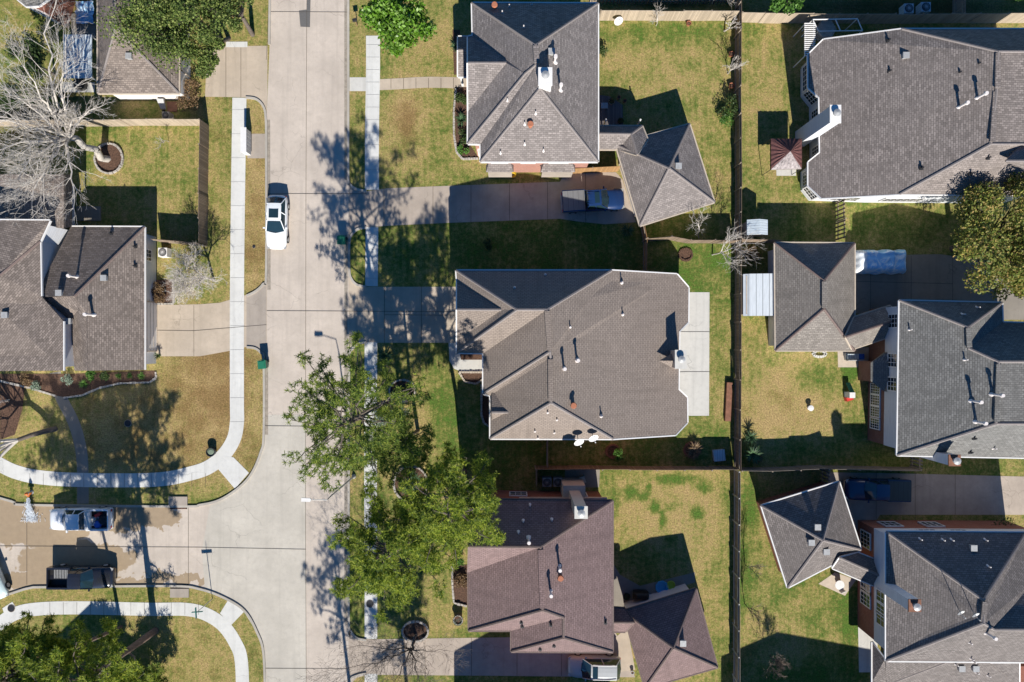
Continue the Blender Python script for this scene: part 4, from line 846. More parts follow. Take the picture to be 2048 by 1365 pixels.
bare('dark twiggy shrub on the bottom right lawn near the shaded edge', 1540, 1312, 3.6, (.0, 0, 1), 51, m='twig_dark', bark='bark_dark', r0=.05, depth=5, first=.22, spread=.6, kids=(3, 3), name='bare_shrub', group='leafless shrubs')
for i, (x, y, l) in enumerate(((1490, 1130, 'upper of two thin dark shrubs beside the lower back fence'), (1489, 1208, 'lower of two thin dark shrubs beside the lower back fence'))):
    bare(l, x, y, 3.4, (0, .05, 1), 60 + i, m='twig_dark', bark='bark_dark', r0=.04, depth=4, first=.3, spread=.35, name='bare_shrub', group='leafless shrubs')
bare('tiny staked sapling on the left back lawn near the pale fence', 338, 284, 2.2, (0, .02, 1), 63, r0=.025, depth=3, first=.4, name='bare_shrub', group='leafless shrubs')
bare('pale leafless branch hanging over the fence behind the angled garage', 1398, 478, 3.5, (-.3, .5, .8), 64, r0=.04, depth=4, first=.4, name='bare_shrub', group='leafless shrubs')
bare('leafless tree at right edge shading the lower right driveway', 2075, 985, 8, (-.1, .05, 1), 65, m='twig_dark', bark='bark_dark', r0=.15, depth=6, first=.26, spread=.7)
bare('pale leafless crown above the top edge over the fence corner', 1425, 8, 3.5, (.1, .3, 1), 66, r0=.06, depth=5, first=.3, spread=.7)

SHR = 'garden shrubs and bushes'
def bush(label, px, py, rad, h, m, seed, n=None, ls=.13, name='bush'):
    r = random.Random(seed); b = G(px, py); fo = MB(); n = n or int(900 * rad); cs = [(rdir(r, 0) * rad * .6, r.uniform(.35, .6) * rad) for _ in range(7)]
    for _ in range(n):
        c, R = r.choice(cs); v = rdir(r) * R * (r.random() ** .4); p = b + Vector((c.x + v.x, c.y + v.y, max(.05, h * .5 + (c.z + v.z) * h / rad * .5))); leaf(fo, p, r, ls * r.uniform(.6, 1.4))
    tag(fo.build(name, M[m], uv=False), label, 'bush', SHR)
def rosette(label, px, py, rad, h, m, seed, n=46, stems=1, name='yucca_plant'):
    r = random.Random(seed); b = G(px, py); fo = MB()
    for s in range(stems):
        c = b + Vector((r.uniform(-.4, .4), r.uniform(-.4, .4), 0)) * (stems > 1)
        for i in range(n):
            a = r.random() * 6.28; up = r.uniform(.15, 1.5); d = Vector((math.cos(a), math.sin(a), up)).normalized(); L = rad * r.uniform(.75, 1.1); p = c + Vector((0, 0, h)); s_ = Vector((-d.y, d.x, 0)).normalized() * rad * .045; q = p + d * L * .55; t = q + Vector((d.x, d.y, d.z - .55)).normalized() * L * .5
            fo.face([p - s_, p + s_, q + s_ * .9, q - s_ * .9]); fo.face([q - s_ * .9, q + s_ * .9, t])
        fo.tube(c, c + Vector((0, 0, h)), .1, .08, 6)
    tag(fo.build(name, M[m], uv=False), label, 'plant', 'spiky rosette plants')
rosette('large spiky yucca beside white pavement below the centre driveway', 774, 711, .95, .7, 'yucca', 1, 80)
rosette('spiky yucca growing inside the stone ring under the pines', 822, 965, 1.1, .8, 'yucca', 2, 70, 2)
rosette('dark spiky plant in shade near the pickup garage corner', 1253, 463, .8, .4, 'yucca', 3, 60)
rosette('spiky palm by the back fence, lower of the pair at the shaded lawn', 1500, 908, 1.05, .5, 'yucca', 4, 80)
rosette('spiky palm by the back fence, upper of the pair at the shaded lawn', 1498, 873, .8, .4, 'yucca', 5, 50)
rosette('dark spiky plant at the left driveway edge next to the house corner', 320, 711, .45, .4, 'shrub', 6, 50)
rosette('green spiky plant in dark front bed of grey roofed house', 923, 243, .75, .3, 'yucca', 7, 70)
rosette('upper spiky plant in front bed beside the porch of grey roofed house', 911, 98, .6, .3, 'yucca', 8, 60)
for i, (x, y, s, w_) in enumerate(((170, 768, .55, 'leftmost'), (240, 752, .42, 'second from left'), (262, 752, .4, 'third from left'), (285, 752, .45, 'rightmost'))):
    rosette('bright grassy tuft, %s in the left front bed' % w_, x, y, s, .1, 'bright_leaf', 20 + i, 50, name='grass_clump')
for i, b in enumerate([('red tipped bush by the back fence of the top centre lawn', 1450, 222, 1.2, 1.6, 'shrub'), ('lighter green bush below the red tipped bush by the fence', 1448, 243, .9, 1.2, 'bright_leaf'), ('dry brown bush at the corner of the pale fence near garage', 383, 207, 1.25, 1.3, 'dry'), ('tall dry grass clump between oak crown and pale fence', 390, 180, .9, 1.6, 'dry'),
   ('brown dry shrub beside the left house driveway', 318, 580, .75, .9, 'dry'), ('second dry shrub beside the left driveway, nearer the garage door', 325, 598, .6, .8, 'dry'), ('row of green foliage left in the left front bed', 188, 752, .65, .7, 'bright_leaf'), ('leafy green plant in middle of left front bed', 214, 752, .55, .5, 'shrub'),
   ('blue green bush beside the front path of the left house', 138, 760, .55, .7, 'silverleaf'), ('yellowish dry plant at the left end of front bed', 60, 758, .75, .6, 'dry'), ('pale flowering plant in the left front bed by the path', 75, 772, .5, .5, 'silverleaf'),
   ('silvery shrub under the left central pine', 798, 818, 1.3, 1.5, 'silverleaf'), ('second silvery shrub nearer the pavement under the pines', 772, 838, .95, 1.2, 'silverleaf'), ('dark leafy bush in the scalloped bed beside the pavement', 812, 778, .7, .9, 'shrub'),
   ('dark shrubs filling the front bed of grey roofed house, upper', 922, 205, .7, .8, 'shrub'), ('dark shrubs filling the front bed of grey roofed house, lower', 930, 275, .75, .8, 'shrub'), ('low green plant at bottom end of grey house front bed', 928, 300, .6, .5, 'bright_leaf'),
   ('clipped green cube shaped shrub beside rose roofed house, lower', 921, 1118, .5, .9, 'bright_leaf'), ('clipped green shrub beside rose roofed house, upper', 921, 1090, .5, .9, 'shrub'), ('bright leafy sapling bush in shade behind centre house', 1231, 906, .75, 1.3, 'bright_leaf'),
   ('large rounded dark hedge bush by brick wall at right edge', 1985, 1050, 1.9, 1.8, 'shrub'), ('twiggy dry plant against the lower back fence', 1512, 915, .5, .7, 'dry'), ('small dark bush against the top centre house east wall', 1203, 108, .55, .9, 'shrub'),
   ('dark foliage mass beneath bare trees at left edge fence', 45, 205, 1.9, 1.5, 'shrub'), ('dark shrub mass between fence and the brown garage', 110, 215, 1.5, 1.3, 'shrub'), ('dead brown shrub strip beside rose roofed house', 922, 1160, .8, .6, 'dry'),
   ('olive shrub in the shaded dark lawn above centre house', 975, 490, .6, .6, 'shrub'), ('green bush at top edge by the right corner lawn', 2035, -5, 1.2, 1.4, 'bright_leaf'), ('ornamental green shrub under the fence by covered vehicle', 1500, 512, .9, 1.0, 'dry')]):
    bush(b[0], b[1], b[2], b[3], b[4], b[5], 100 + i)
rosette('dry straw coloured grass clump in brick ring behind centre house', 1388, 903, .85, .2, 'dry', 40, 90, 2, name='grass_clump')

# ---------------------------------------------------------------- vehicles (x forward)
def sect(x, w_, zb, zs, zt, crown=.0):
    y = w_ / 2; return [(x, -y * .9, zb), (x, -y, zb + .18), (x, -y, zs * .82 + zb * .18), (x, -y * .95, zs), (x, -y * .6, zt), (x, 0, zt + crown), (x, y * .6, zt), (x, y * .95, zs), (x, y, zs * .82 + zb * .18), (x, y, zb + .18), (x, y * .9, zb)]
def vehicle(name, label, cat, px, py, ang, col, kind, L=4.8, W=1.85, group='vehicles parked on the streets and driveways', h0=.8):
    g = G(px, py, h0); e = thing(name, label, cat, (g.x, g.y, .012), math.radians(ang), group); pm = paint('car_paint_' + str(len(bpy.data.materials)), col); b = lambda mb, n, m, p=e, sm=False: mb.build(n, M[m] if isinstance(m, str) else m, p, world=False, smooth=sm)
    X = L / 2
    if kind == 'sedan':
        st = [(-X, .55, .62, .68), (-X+.06, .76, .72, .8), (-X+.2, .89, .82, .92), (-X+.5, .96, .9, 1.0), (-1.2, 1, .93, 1.0), (-.3, 1, .93, .98), (.6, 1, .92, .97), (1.1, .99, .88, .95), (1.6, .97, .8, .9), (X-.45, .93, .72, .8), (X-.2, .84, .63, .7), (X-.06, .68, .55, .6), (X, .46, .5, .54)]
        cab = (-2.08, -1.5, -.02, .85, .82, .64, .97, 1.43)
    elif kind == 'suv':
        st = [(-X, .82, .85, .98), (-X+.1, .93, .95, 1.08), (-X+.5, .98, 1.0, 1.12), (0, 1, 1.0, 1.1), (1.1, 1, 1.0, 1.1), (1.7, .98, .93, 1.04), (X-.3, .93, .82, .93), (X-.08, .84, .7, .78), (X, .7, .6, .64)]
        cab = (-X+.12, -X+.5, .35, 1.05, .84, .68, 1.08, 1.74)
    else:
        st = [(-X, .94, .6, .68), (-X+.1, .98, .66, .74), (-.75, .98, .66, .74), (-.68, 1, 1.05, 1.1), (.6, 1, 1.05, 1.12), (1.3, .99, 1.0, 1.12), (1.9, .98, .95, 1.06), (X-.35, .95, .85, .96), (X-.08, .86, .72, .8), (X, .74, .62, .66)]
        cab = (-.72, -.5, .55, 1.2, .84, .68, 1.1, 1.82)
    body = MB(); body.loft([sect(x, W * f, .28, zs, zt, .03) for x, f, zs, zt in st]); bo = b(body, 'body', pm, sm=True)
    xr0, xr1, xf1, xf0, wb, wt, zb, zt = cab; wb *= W / 2; wt *= W / 2; wb *= 1.08
    BL = [Vector((xr0, -wb, zb)), Vector((xf0, -wb, zb)), Vector((xf0, wb, zb)), Vector((xr0, wb, zb))]; TL = [Vector((xr1, -wt, zt)), Vector((xf1, -wt, zt)), Vector((xf1, wt, zt)), Vector((xr1, wt, zt))]
    mid = (BL[1] + BL[2]) / 2 + Vector((.22, 0, 0)); mt = (TL[1] + TL[2]) / 2 + Vector((.08, 0, .03))
    ws = MB(); ws.face([BL[1], mid, mt, TL[1]]); ws.face([mid, BL[2], TL[2], mt]); b(ws, 'windscreen', 'carglass')
    rm = (BL[0] + BL[3]) / 2 - Vector((.14 if kind != 'pickup' else 0, 0, 0)); rt = (TL[0] + TL[3]) / 2 - Vector((.05, 0, -.03))
    rw = MB(); rw.face([BL[3], rm, rt, TL[3]]); rw.face([rm, BL[0], TL[0], rt]); b(rw, 'rear_window', 'carglass')
    for s in (0, 1):
        q = (BL[0], BL[1], TL[1], TL[0]) if s == 0 else (BL[2], BL[3], TL[3], TL[2]); b(MB().tube(q[0].lerp(q[1], .5), q[3].lerp(q[2], .5), .05), 'pillar', pm)
        v = MB(); v.face(q); b(v, 'side_window', 'carglass')
    for i in range(4): b(MB().tube(BL[i], TL[i], .045), 'pillar', pm)
    rf = MB(); n = 7; rows = []
    for i in range(n):
        t = i / (n - 1); x = xr1 - .05 + (xf1 - xr1 + .1) * t; zz = zt + .05 * math.sin(PI * t); ww = wt + .03 - (.05 if i in (0, n - 1) else 0)
        rows.append([(x, -ww, zz - .05), (x, -ww, zz), (x, -ww * .55, zz + .045), (x, 0, zz + .055), (x, ww * .55, zz + .045), (x, ww, zz), (x, ww, zz - .05)])
    rf.loft(rows); ro = b(rf, 'roof', pm)
    for sy in (-1, 1):
        for wx in (-X + .95, X - .92):
            t = MB(); c = (wx, sy * (W / 2 - .12), .34); t.tube((c[0], c[1] - .11, c[2]), (c[0], c[1] + .13 * sy + .0, c[2]), .34, .34, 16); t2 = b(t, 'wheel', 'rubber'); b(MB().tube((c[0], c[1] + sy * .1, c[2]), (c[0], c[1] + sy * .15, c[2]), .2, .19, 12), 'rim', 'metal', t2)
        b(MB().box((cab[3] - .25, sy * (W / 2 + .04), cab[6] + .03), (.12, .2, .13)), 'wing_mirror', pm)
        b(MB().box((X - .2, sy * W * .36, st[-2][2] + .02), (.28, .36, .1), -sy * .35), 'headlight', 'metal'); b(MB().box((-X + (.14 if kind == 'sedan' else .03), sy * W * .38, .68), (.1, .2, .14)), 'tail_light', 'red')
    b(MB().tube((xf0 + .1, -.5, zb + .05), (xf0 + .16, .2, zb + .05), .015), 'wiper', 'black')
    return e, b, bo, ro, pm, X, W
e, b, bo, ro, pm, X, W = vehicle('sedan', 'white sedan with dark sunroof parked on the main street', 'car', 552.5, 444, -91, (.78, .8, .8), 'sedan', 4.85, 1.9)
b(MB().box((-.62, 0, 1.535), (.78, .85, .03)), 'sunroof', 'carglass')
def bed(e, b, pm, X, W, cover=None, liner='black'):
    z1 = 1.18
    for s in (-1, 1): b(MB().box((-X/2 - .36, s * (W / 2 - .09), .92), (X - .82, .17, .52)), 'bed_side', pm)
    b(MB().box((-X + .06, 0, .9), (.1, W - .1, .5)), 'tailgate', pm); b(MB().box((-X/2 - .36, 0, .745), (X - .9, W - .4, .03)), 'bed_liner', liner); b(MB().box((-X - .03, 0, .5), (.14, W * .85, .16)), 'rear_bumper', 'metal')
    if cover: b(MB().box((-X/2 - .38, 0, z1 + .03), (X - .85, W - .2, .05)), 'bed_cover', cover)
M['cover'] = striped('bed_cover_panels', (.2, .2, .2), .46, .4, .06, True, .5, .05); M['covergreen'] = striped('dark_bed_cover', (.04, .06, .07), .42, .5, .06, True, .5, .1)
e, b, bo, ro, pm, X, W = vehicle('pickup_truck', 'bright blue pickup with grey ribbed bed cover on the upper driveway', 'truck', 1187, 400, 3.5, (.012, .035, .11), 'pickup', 5.6, 1.95, h0=1); bed(e, b, pm, X, W, 'cover')
b(MB().box((.22, 0, 1.93), (.42, .95, .03)), 'sunroof', 'carglass')
for y in (-.5, -.3, .3, .5): b(MB().box((-.2, y, 1.9), (.9, .05, .03)), 'roof_rib', pm)
e, b, bo, ro, pm, X, W = vehicle('pickup_truck', 'dark navy pickup with green black bed cover in the lower right driveway', 'truck', 1757, 981, 179, (.014, .036, .095), 'pickup', 5.7, 1.95, h0=1); bed(e, b, pm, X, W, 'covergreen')
e, b, bo, ro, pm, X, W = vehicle('pickup_truck', 'white pickup with loaded open bed by the hydrant on the side street', 'truck', 157, 1040, 180.5, (.78, .8, .82), 'pickup', 5.5, 1.95, h0=1); bed(e, b, pm, X, W, None, 'darkmetal'); WT = e
b(MB().box((-.95, 0, 1.2), (.5, W - .25, .3)), 'tool_box', 'white')
e, b, bo, ro, pm, X, W = vehicle('pickup_truck', 'black pickup with empty open bed parked at lower kerb of the side street', 'truck', 159, 1157, -.5, (.018, .02, .028), 'pickup', 5.75, 1.95, h0=1); bed(e, b, pm, X, W)
for i in range(9): b(MB().box((-X + .5 + i * .14, .35, .78), (.06, .9, .02)), 'bed_rib', 'metal')
e, b, bo, ro, pm, X, W = vehicle('family_car', 'silver people carrier with roof rails at the bottom driveway', 'car', 1189, 1337, 179, (.42, .43, .42), 'suv', 4.7, 1.9, h0=1)
for s in (-1, 1): b(MB().box((-.8, s * .62, 1.84), (2.1, .05, .06)), 'roof_rail', 'white')
b(MB().box((.02, 0, 1.83), (.45, .95, .03)), 'sunroof', 'carglass')
vehicle('parked_car', 'pale car cut off by the left edge near the lower kerb', 'car', -22, 1152, -68, (.5, .6, .6), 'sedan', 4.7, 1.85)
# load in the white pickup
g = G(157, 1040, 1); P = lambda x, y, z: Vector((g.x - x, g.y - y, z))
c = P(-1.35, .3, .78); tag(MB().lathe(c, [(.16, 0), (.2, .38), (.17, .38), (.15, .1)], 14).build('bucket', M['white']), 'white bucket standing in the bed of the white pickup', 'bucket')
c = P(-1.75, -.45, .95); tag(MB().box(c, (.5, .25, .35), .5).build('fuel_can', M['red']), 'red container lying in the bed of the white pickup', 'container')
c = P(-1.7, .42, .9); mb = MB(); mb.lathe(c, [(.3, -.12), (.36, .1), (.22, .26), (.05, .3)], 9); tag(mb.build('cloth_bundle', M['blue']), 'blue bundle crumpled in the bed of the white pickup', 'bundle')
c = P(-2.2, .05, .92); mb = MB(); mb.lathe(c, [(.42, -.14), (.45, .1), (.3, .22), (.05, .25)], 8); tag(mb.build('sack', M['black']), 'black sack at the tailgate end of the white pickup bed', 'sack')
c = P(-1.35, -.05, .98); tag(MB().tube(c - Vector((.25, 0, 0)), c + Vector((.25, .05, 0)), .17, .17, 14).build('metal_drum', M['metal']), 'small silver drum lying in the white pickup bed', 'drum')

# vehicle hidden under clear blue tarp
a = G(1708, 497, 1.5); d = G(1822, 546, 1.5); mb = MB(); r = random.Random(5); nx, ny = 44, 20
for j in range(ny + 1):
    for i in range(nx + 1):
        u = i / nx; v = j / ny; e_ = min(u, 1 - u) * 9; f_ = min(v, 1 - v) * 6; k = min(1, e_, f_); z = .25 + 1.35 * min(1, k) ** .5
        if .2 < u < .7: z += .22 * min(1, f_)
        z += .11 * noise.noise(Vector((u * 9, v * 5, 0))) + .05 * abs(noise.noise(Vector((u * 16 + v * 9, v * 14, 3))))
        mb.v.append((a.x + (d.x - a.x) * u + .06 * noise.noise(Vector((v * 6, u * 3, 7))), a.y + (d.y - a.y) * v + .1 * noise.noise(Vector((u * 7, 1, 2))), z))
for j in range(ny):
    for i in range(nx): k = j * (nx + 1) + i; mb.f.append((k, k + nx + 1, k + nx + 2, k + 1))
t = NT('blue_tarp'); m_ = t.noise(1.1, 5, .7, dist=1.5); sx = t.n('ShaderNodeSeparateXYZ'); t.l(t.coord('Generated'), sx.inputs[0]); fx = t.maprange(sx.outputs[0], .17, .22)
col = t.mix(fx, (.8, .84, .86), (.3, .6, .88)); col = t.mix(t.maprange(m_, .5, .56, 0, .8), col, (.85, .88, .9)); t.bump(m_, .4, .08)
M['tarp'] = t.out(col, .3, .6); tag(mb.build('covered_vehicle', M['tarp'], smooth=True), 'vehicle hidden under a shiny blue and clear tarp beside the long garage', 'covered car')

# ---------------------------------------------------------------- street furniture and garden things
def lamp(label, bx, by, jx, jy, hx, hy, h=9.0):
    b_ = G(bx, by); j = G(jx, jy, h - .3); k = G(hx, hy, h); e = thing('street_lamp', label, 'street lamp', (b_.x, b_.y, 0))
    MB().tube(b_, (b_.x, b_.y, h - 1.2), .09, .06, 10).tube((b_.x, b_.y, h - 1.2), j, .05, .04, 8).build('pole', M['metal'], e)
    d = (k - j).normalized(); MB().tube(j, k - d * .3, .035, .03, 8).build('arm', M['metal'], e); mb = MB(); mb.lathe((b_.x, b_.y, 0), [(.2, 0), (.2, .1), (.1, .3)]); mb.build('base', M['metal'], e)
    ang = math.atan2(d.y, d.x); MB().box((k.x, k.y, k.z), (.7, .28, .14), ang).box((k.x - d.x * .3, k.y - d.y * .3, k.z), (.2, .18, .12), ang).build('lamp_head', M['white'], e)
    MB().box((k.x + d.x * .1, k.y + d.y * .1, k.z - .09), (.4, .2, .06), ang).build('lens', M['glass'], e)
lamp('curved arm street lamp reaching over the road between the pines', 708, 953, 654, 1000, 612, 1000)
# bins
def bin_(label, px, py, ang):
    b_ = G(px, py); e = thing('wheeled_bin', label, 'bin', (b_.x, b_.y, 0), ang, 'green wheeled bins at the kerb')
    B = lambda mb, n, m: mb.build(n, M[m], e, world=False)
    mb = MB(); mb.loft([[(-.25, -.28, .1), (.25, -.28, .1), (.25, .28, .1), (-.25, .28, .1)], [(-.33, -.36, 1.0), (.33, -.36, 1.0), (.33, .36, 1.0), (-.33, .36, 1.0)]]); B(mb, 'body', 'green_bin')
    B(MB().box((0, 0, 1.04), (.72, .76, .07)).box((0, .05, 1.09), (.5, .5, .05)), 'lid', 'green_bin'); B(MB().tube((-.25, .43, 1.02), (.25, .43, 1.02), .025), 'handle', 'green_bin')
    for s in (-1, 1): B(MB().tube((s * .24, .28, .13), (s * .33, .28, .13), .13, .13, 12), 'wheel', 'rubber')
bin_('green wheeled bin by left kerb below the driveway', 532, 729, .1); bin_('dark green wheeled bin standing on the road at right kerb', 688, 484, 0)
# cluster mailbox
b_ = G(500, 290); e = thing('mailbox_cluster', 'white bank of cluster mailboxes on the pavement edge at left', 'mailbox', (b_.x, b_.y, 0))
for i in range(3):
    y = b_.y + .72 - i * .72; MB().box((b_.x, y, .9), (.42, .66, 1.15)).build('cabinet', M['white'], e); MB().box((b_.x, y, .16), (.2, .2, .32)).build('pedestal', M['metal'], e)
    f = MB()
    for j in range(4):
        for k in range(2): f.box((b_.x + .215, y - .16 + .32 * k, .5 + .25 * j), (.012, .27, .21))
    f.build('mailbox_door', M['metal'], e)
MB().box((b_.x, b_.y, 1.52), (.52, 2.2, .06)).build('canopy', M['white'], e)
# hydrant and jet
b_ = G(64, 985); e = thing('fire_hydrant', 'orange capped hydrant gushing white water at the side street kerb', 'fire hydrant', (b_.x, b_.y, 0))
MB().lathe(b_, [(.18, 0), (.18, .06), (.12, .08), (.12, .6), (.16, .62), (.16, .68)]).build('barrel', M['metal'], e); MB().lathe(b_ + Vector((0, 0, .68)), [(.15, 0), (.11, .13), (.04, .18), (.04, .25)]).build('bonnet', M['orange'], e)
for dx in (-.25, .25): MB().tube(b_ + Vector((0, 0, .45)), b_ + Vector((dx, 0, .45)), .09, .09, 10).build('outlet_cap', M['orange'], e)
MB().tube(b_ + Vector((0, 0, .45)), b_ + Vector((0, -.3, .45)), .11, .11, 10).build('outlet', M['orange'], e)
r = random.Random(3); mb = MB()
for i in range(1100):
    a_ = r.gauss(0, .15); t = r.random() ** .8; L = 2.3 * t; x = b_.x + math.sin(a_) * L * (.6 + .7 * t) + r.gauss(0, .05); y = b_.y - .35 - L * math.cos(a_); z = max(.03, .45 + .3 * t - 1.1 * t * t) + abs(r.gauss(0, .05)); d = Vector((math.sin(a_) + r.gauss(0, .5 * t + .08), -1, r.gauss(0, .3))).normalized(); mb.tube((x, y, z), Vector((x, y, z)) + d * r.uniform(.06, .22), r.uniform(.01, .028), .006, 4)
tag(mb.build('water_spray', M['water'], uv=False), 'white foaming water jet from the hydrant onto the road', 'water', kind='stuff')
# street sign at lower corner
b_ = G(425, 1198); e = thing('street_sign', 'crossed teal street name blades on a thin post at the lower corner', 'street sign', (b_.x, b_.y, 0))
MB().tube(b_, b_ + Vector((0, 0, 3.1)), .035, .03, 8).build('post', M['metal'], e); MB().box(b_ + Vector((0, 0, 3.0)), (.95, .03, .22), math.radians(4)).build('sign_blade', M['teal'], e); MB().box(b_ + Vector((0, 0, 3.25)), (.03, .95, .22), math.radians(4)).build('sign_blade', M['teal'], e)
b_ = G(712, 697); e = thing('road_sign', 'square faced sign on a thin post by the kerb below centre driveway', 'road sign', (b_.x, b_.y, 0)); MB().tube(b_, b_ + Vector((0, 0, 1.9)), .03, .03, 8).build('post', M['metal'], e); MB().box(b_ + Vector((0, 0, 1.6)), (.6, .03, .6), .1).build('sign_plate', M['metal'], e)
# manholes and drains
def manhole(label, px, py, r_, z=.03):
    c = G(px, py); e = thing('manhole_cover', label, 'manhole cover', (c.x, c.y, 0)); MB().lathe((c.x, c.y, z), [(r_ * 1.12, 0), (r_ * 1.1, .012), (r_, .012)], 24).build('ring', M['metal' if 0 else 'apron'], e); MB().lathe((c.x, c.y, z + .012), [(r_, 0), (r_, .01), (r_ * .9, .014)], 24).build('lid', M['darkmetal'], e)
manhole('round iron cover in the left end of lower pavement', 23, 1217, .32); manhole('round iron cover in the right pavement near the bottom', 740, 1208, .32)
manhole('small round cover at kerb grass by the white sedan', 508, 494, .13); manhole('dark round valve cover on the left front lawn', 256, 847, .3)
b_ = G(426, 903); e = thing('round_planter', 'round grey lidded tub on lawn at left corner pavement', 'tub', (b_.x, b_.y, 0)); MB().lathe(b_, [(.34, 0), (.4, .5), (.42, .55), (.36, .56), (.34, .4)], 20).build('tub', M['darkmetal'], e); MB().lathe(b_ + Vector((0, 0, .42)), [(.34, 0), (.2, .06)], 20).build('lid', M['silverleaf'], e)
for l, x, y in (('storm drain inlet with rusty grate on upper side street kerb', 357, 1012), ('storm drain inlet opening on the lower side street kerb', 360, 1176)):
    c = G(x, y); e = thing('storm_drain', l, 'storm drain', (c.x, c.y, 0), 0, 'storm drains'); s = 1 if y < 1100 else -1
    MB().box((c.x, c.y + s * .45, .07), (1.7, .8, .12)).build('slab', M['apron'], e); g_ = MB()
    for i in range(12): g_.box((c.x - .75 + i * .13, c.y - s * .12, .04), (.05, .32, .04))
    g_.build('grate', M['rustbrick'], e); MB().box((c.x, c.y - s * .12, .022), (1.6, .34, .012)).build('opening', M['black'], e)
# air conditioners
def ac(label, px, py, s=.9, m='metal', hh=.85, rz=0):
    c = G(px, py, hh); e = thing('air_conditioner', label, 'air conditioner', (c.x, c.y, 0), rz, 'outdoor air conditioning units'); B = lambda mb, n, mm: mb.build(n, M[mm], e, world=False)
    B(MB().box((0, 0, hh / 2), (s, s, hh)), 'cabinet', m); B(MB().lathe((0, 0, hh), [(s * .44, 0), (s * .44, .03), (s * .4, .03)], 24), 'fan_ring', 'darkmetal')
    g_ = MB()
    for i in range(8): a_ = PI * i / 8; g_.box((0, 0, hh + .06), (s * .8, .018, .012), a_)
    B(g_, 'fan_grille', m); bl = MB()
    for i in range(4): bl.box((math.cos(i * PI / 2) * s * .2, math.sin(i * PI / 2) * s * .2, hh + .04), (s * .32, s * .14, .012), i * PI / 2)
    B(bl, 'fan_blades', 'black')
ac('grey air conditioner, left of the pair by the rose roofed house', 1094, 965, .8); ac('grey air conditioner, right of the pair by the rose roofed house', 1116, 965, .8)
ac('pale blue topped air conditioner, left of the pair at top right', 1818, 17, .85, 'bluemetal'); ac('pale blue topped air conditioner, right of the pair at top right', 1852, 14, .85, 'bluemetal')
ac('white air conditioner beside the left house and bare tree', 325, 505, .8, 'white'); ac('greenish air conditioner against the pale fence near the garage wall', 331, 231, .65, 'silverleaf' if 0 else 'tan')
# gazebo
c = G(1575, 307, 2.4); e = thing('garden_gazebo', 'maroon square canopy gazebo with faded torn side beside white house', 'gazebo', (c.x, c.y, 0)); hw = 1.35; Q = [(c.x - hw, c.y - hw), (c.x + hw, c.y - hw * .95), (c.x + hw, c.y + hw), (c.x - hw, c.y + hw)]
for x, y in Q: MB().tube((x, y, 0), (x, y, 2.2), .03).build('post', M['darkmetal'], e)
ap = (c.x, c.y, 3.05)
for i in range(4):
    mb = MB(); a_ = Vector((*Q[i], 2.15)); b2 = Vector((*Q[(i + 1) % 4], 2.15)); n_ = 12; top = Vector(ap); k = len(mb.v)
    for j in range(n_ + 1): mb.v.append(tuple(a_.lerp(b2, j / n_) + Vector((0, 0, .05 * (j % 2)))))
    for j in range(n_ + 1): mb.v.append(tuple((a_.lerp(b2, j / n_)).lerp(top, .5) + Vector((0, 0, -.06 + .07 * (j % 2)))))
    mb.v.append(tuple(top))
    for j in range(n_): mb.f.append((j, j + 1, n_ + 2 + j, n_ + 1 + j)); mb.f.append((n_ + 1 + j, n_ + 2 + j, 2 * n_ + 2))
    for j in range(n_): p_ = Vector(mb.v[j]); q_ = Vector(mb.v[j + 1]); mb.face([p_ - Vector((0, 0, .25)), q_ - Vector((0, 0, .25)), q_, p_])
    o = mb.build('canopy_panel', M['greycanvas' if i == 0 else 'maroon'], e)
# metal sheds
def gable_shed(label, px0, py0, px1, py1, h, m, ridge_x=True):
    a_ = G(px0, py0, h); b2 = G(px1, py1, h); x0, x1, y0, y1 = a_.x, b2.x, b2.y, a_.y; e = thing('garden_shed', label, 'shed', ((x0 + x1) / 2, (y0 + y1) / 2, 0)); xm = (x0 + x1) / 2 + .05
    MB().prism([(x0 + .1, y0 + .1), (x1 - .1, y0 + .1), (x1 - .1, y1 - .1), (x0 + .1, y1 - .1)], 0, h - .05).build('wall', M['white'], e)
    r_ = MB(); r_.loft([[(x0, y0, h), (xm, y0, h + .4), (x1, y0, h), (x1, y0, h - .06), (xm, y0, h + .33), (x0, y0, h - .06)], [(x0, y1, h), (xm, y1, h + .4), (x1, y1, h), (x1, y1, h - .06), (xm, y1, h + .33), (x0, y1, h - .06)]]); r_.build('roof', M[m], e)
    MB().box(((x0 + x1) / 2, y0 + .08, (h - .1) / 2), (.8, .04, h - .3)).build('door', M['metal'], e)
gable_shed('small pale corrugated metal shed in the corner by the back fence', 1494, 440, 1535.5, 470, 1.9, 'bluemetal')
a_ = G(1489, 548, 2.2); b2 = G(1549, 632, 2.4); e = thing('lean_to_shed', 'white panel metal roofed lean-to against the long garage', 'shed', ((a_.x + b2.x) / 2, (a_.y + b2.y) / 2, 0))
MB().prism([(a_.x + .2, b2.y + .15), (b2.x, b2.y + .15), (b2.x, a_.y - .15), (a_.x + .2, a_.y - .15)], 0, 2.05).build('wall', M['tan'], e); mb = MB(); xs = a_.x + .5
mb.loft([[(a_.x, b2.y, 1.85), (xs, b2.y, 2.2), (b2.x, b2.y, 2.5), (b2.x, b2.y, 2.42), (xs, b2.y, 2.12), (a_.x, b2.y, 1.78)], [(a_.x, a_.y, 1.85), (xs, a_.y, 2.2), (b2.x, a_.y, 2.5), (b2.x, a_.y, 2.42), (xs, a_.y, 2.12), (a_.x, a_.y, 1.78)]]); mb.build('roof', M['awning'], e)
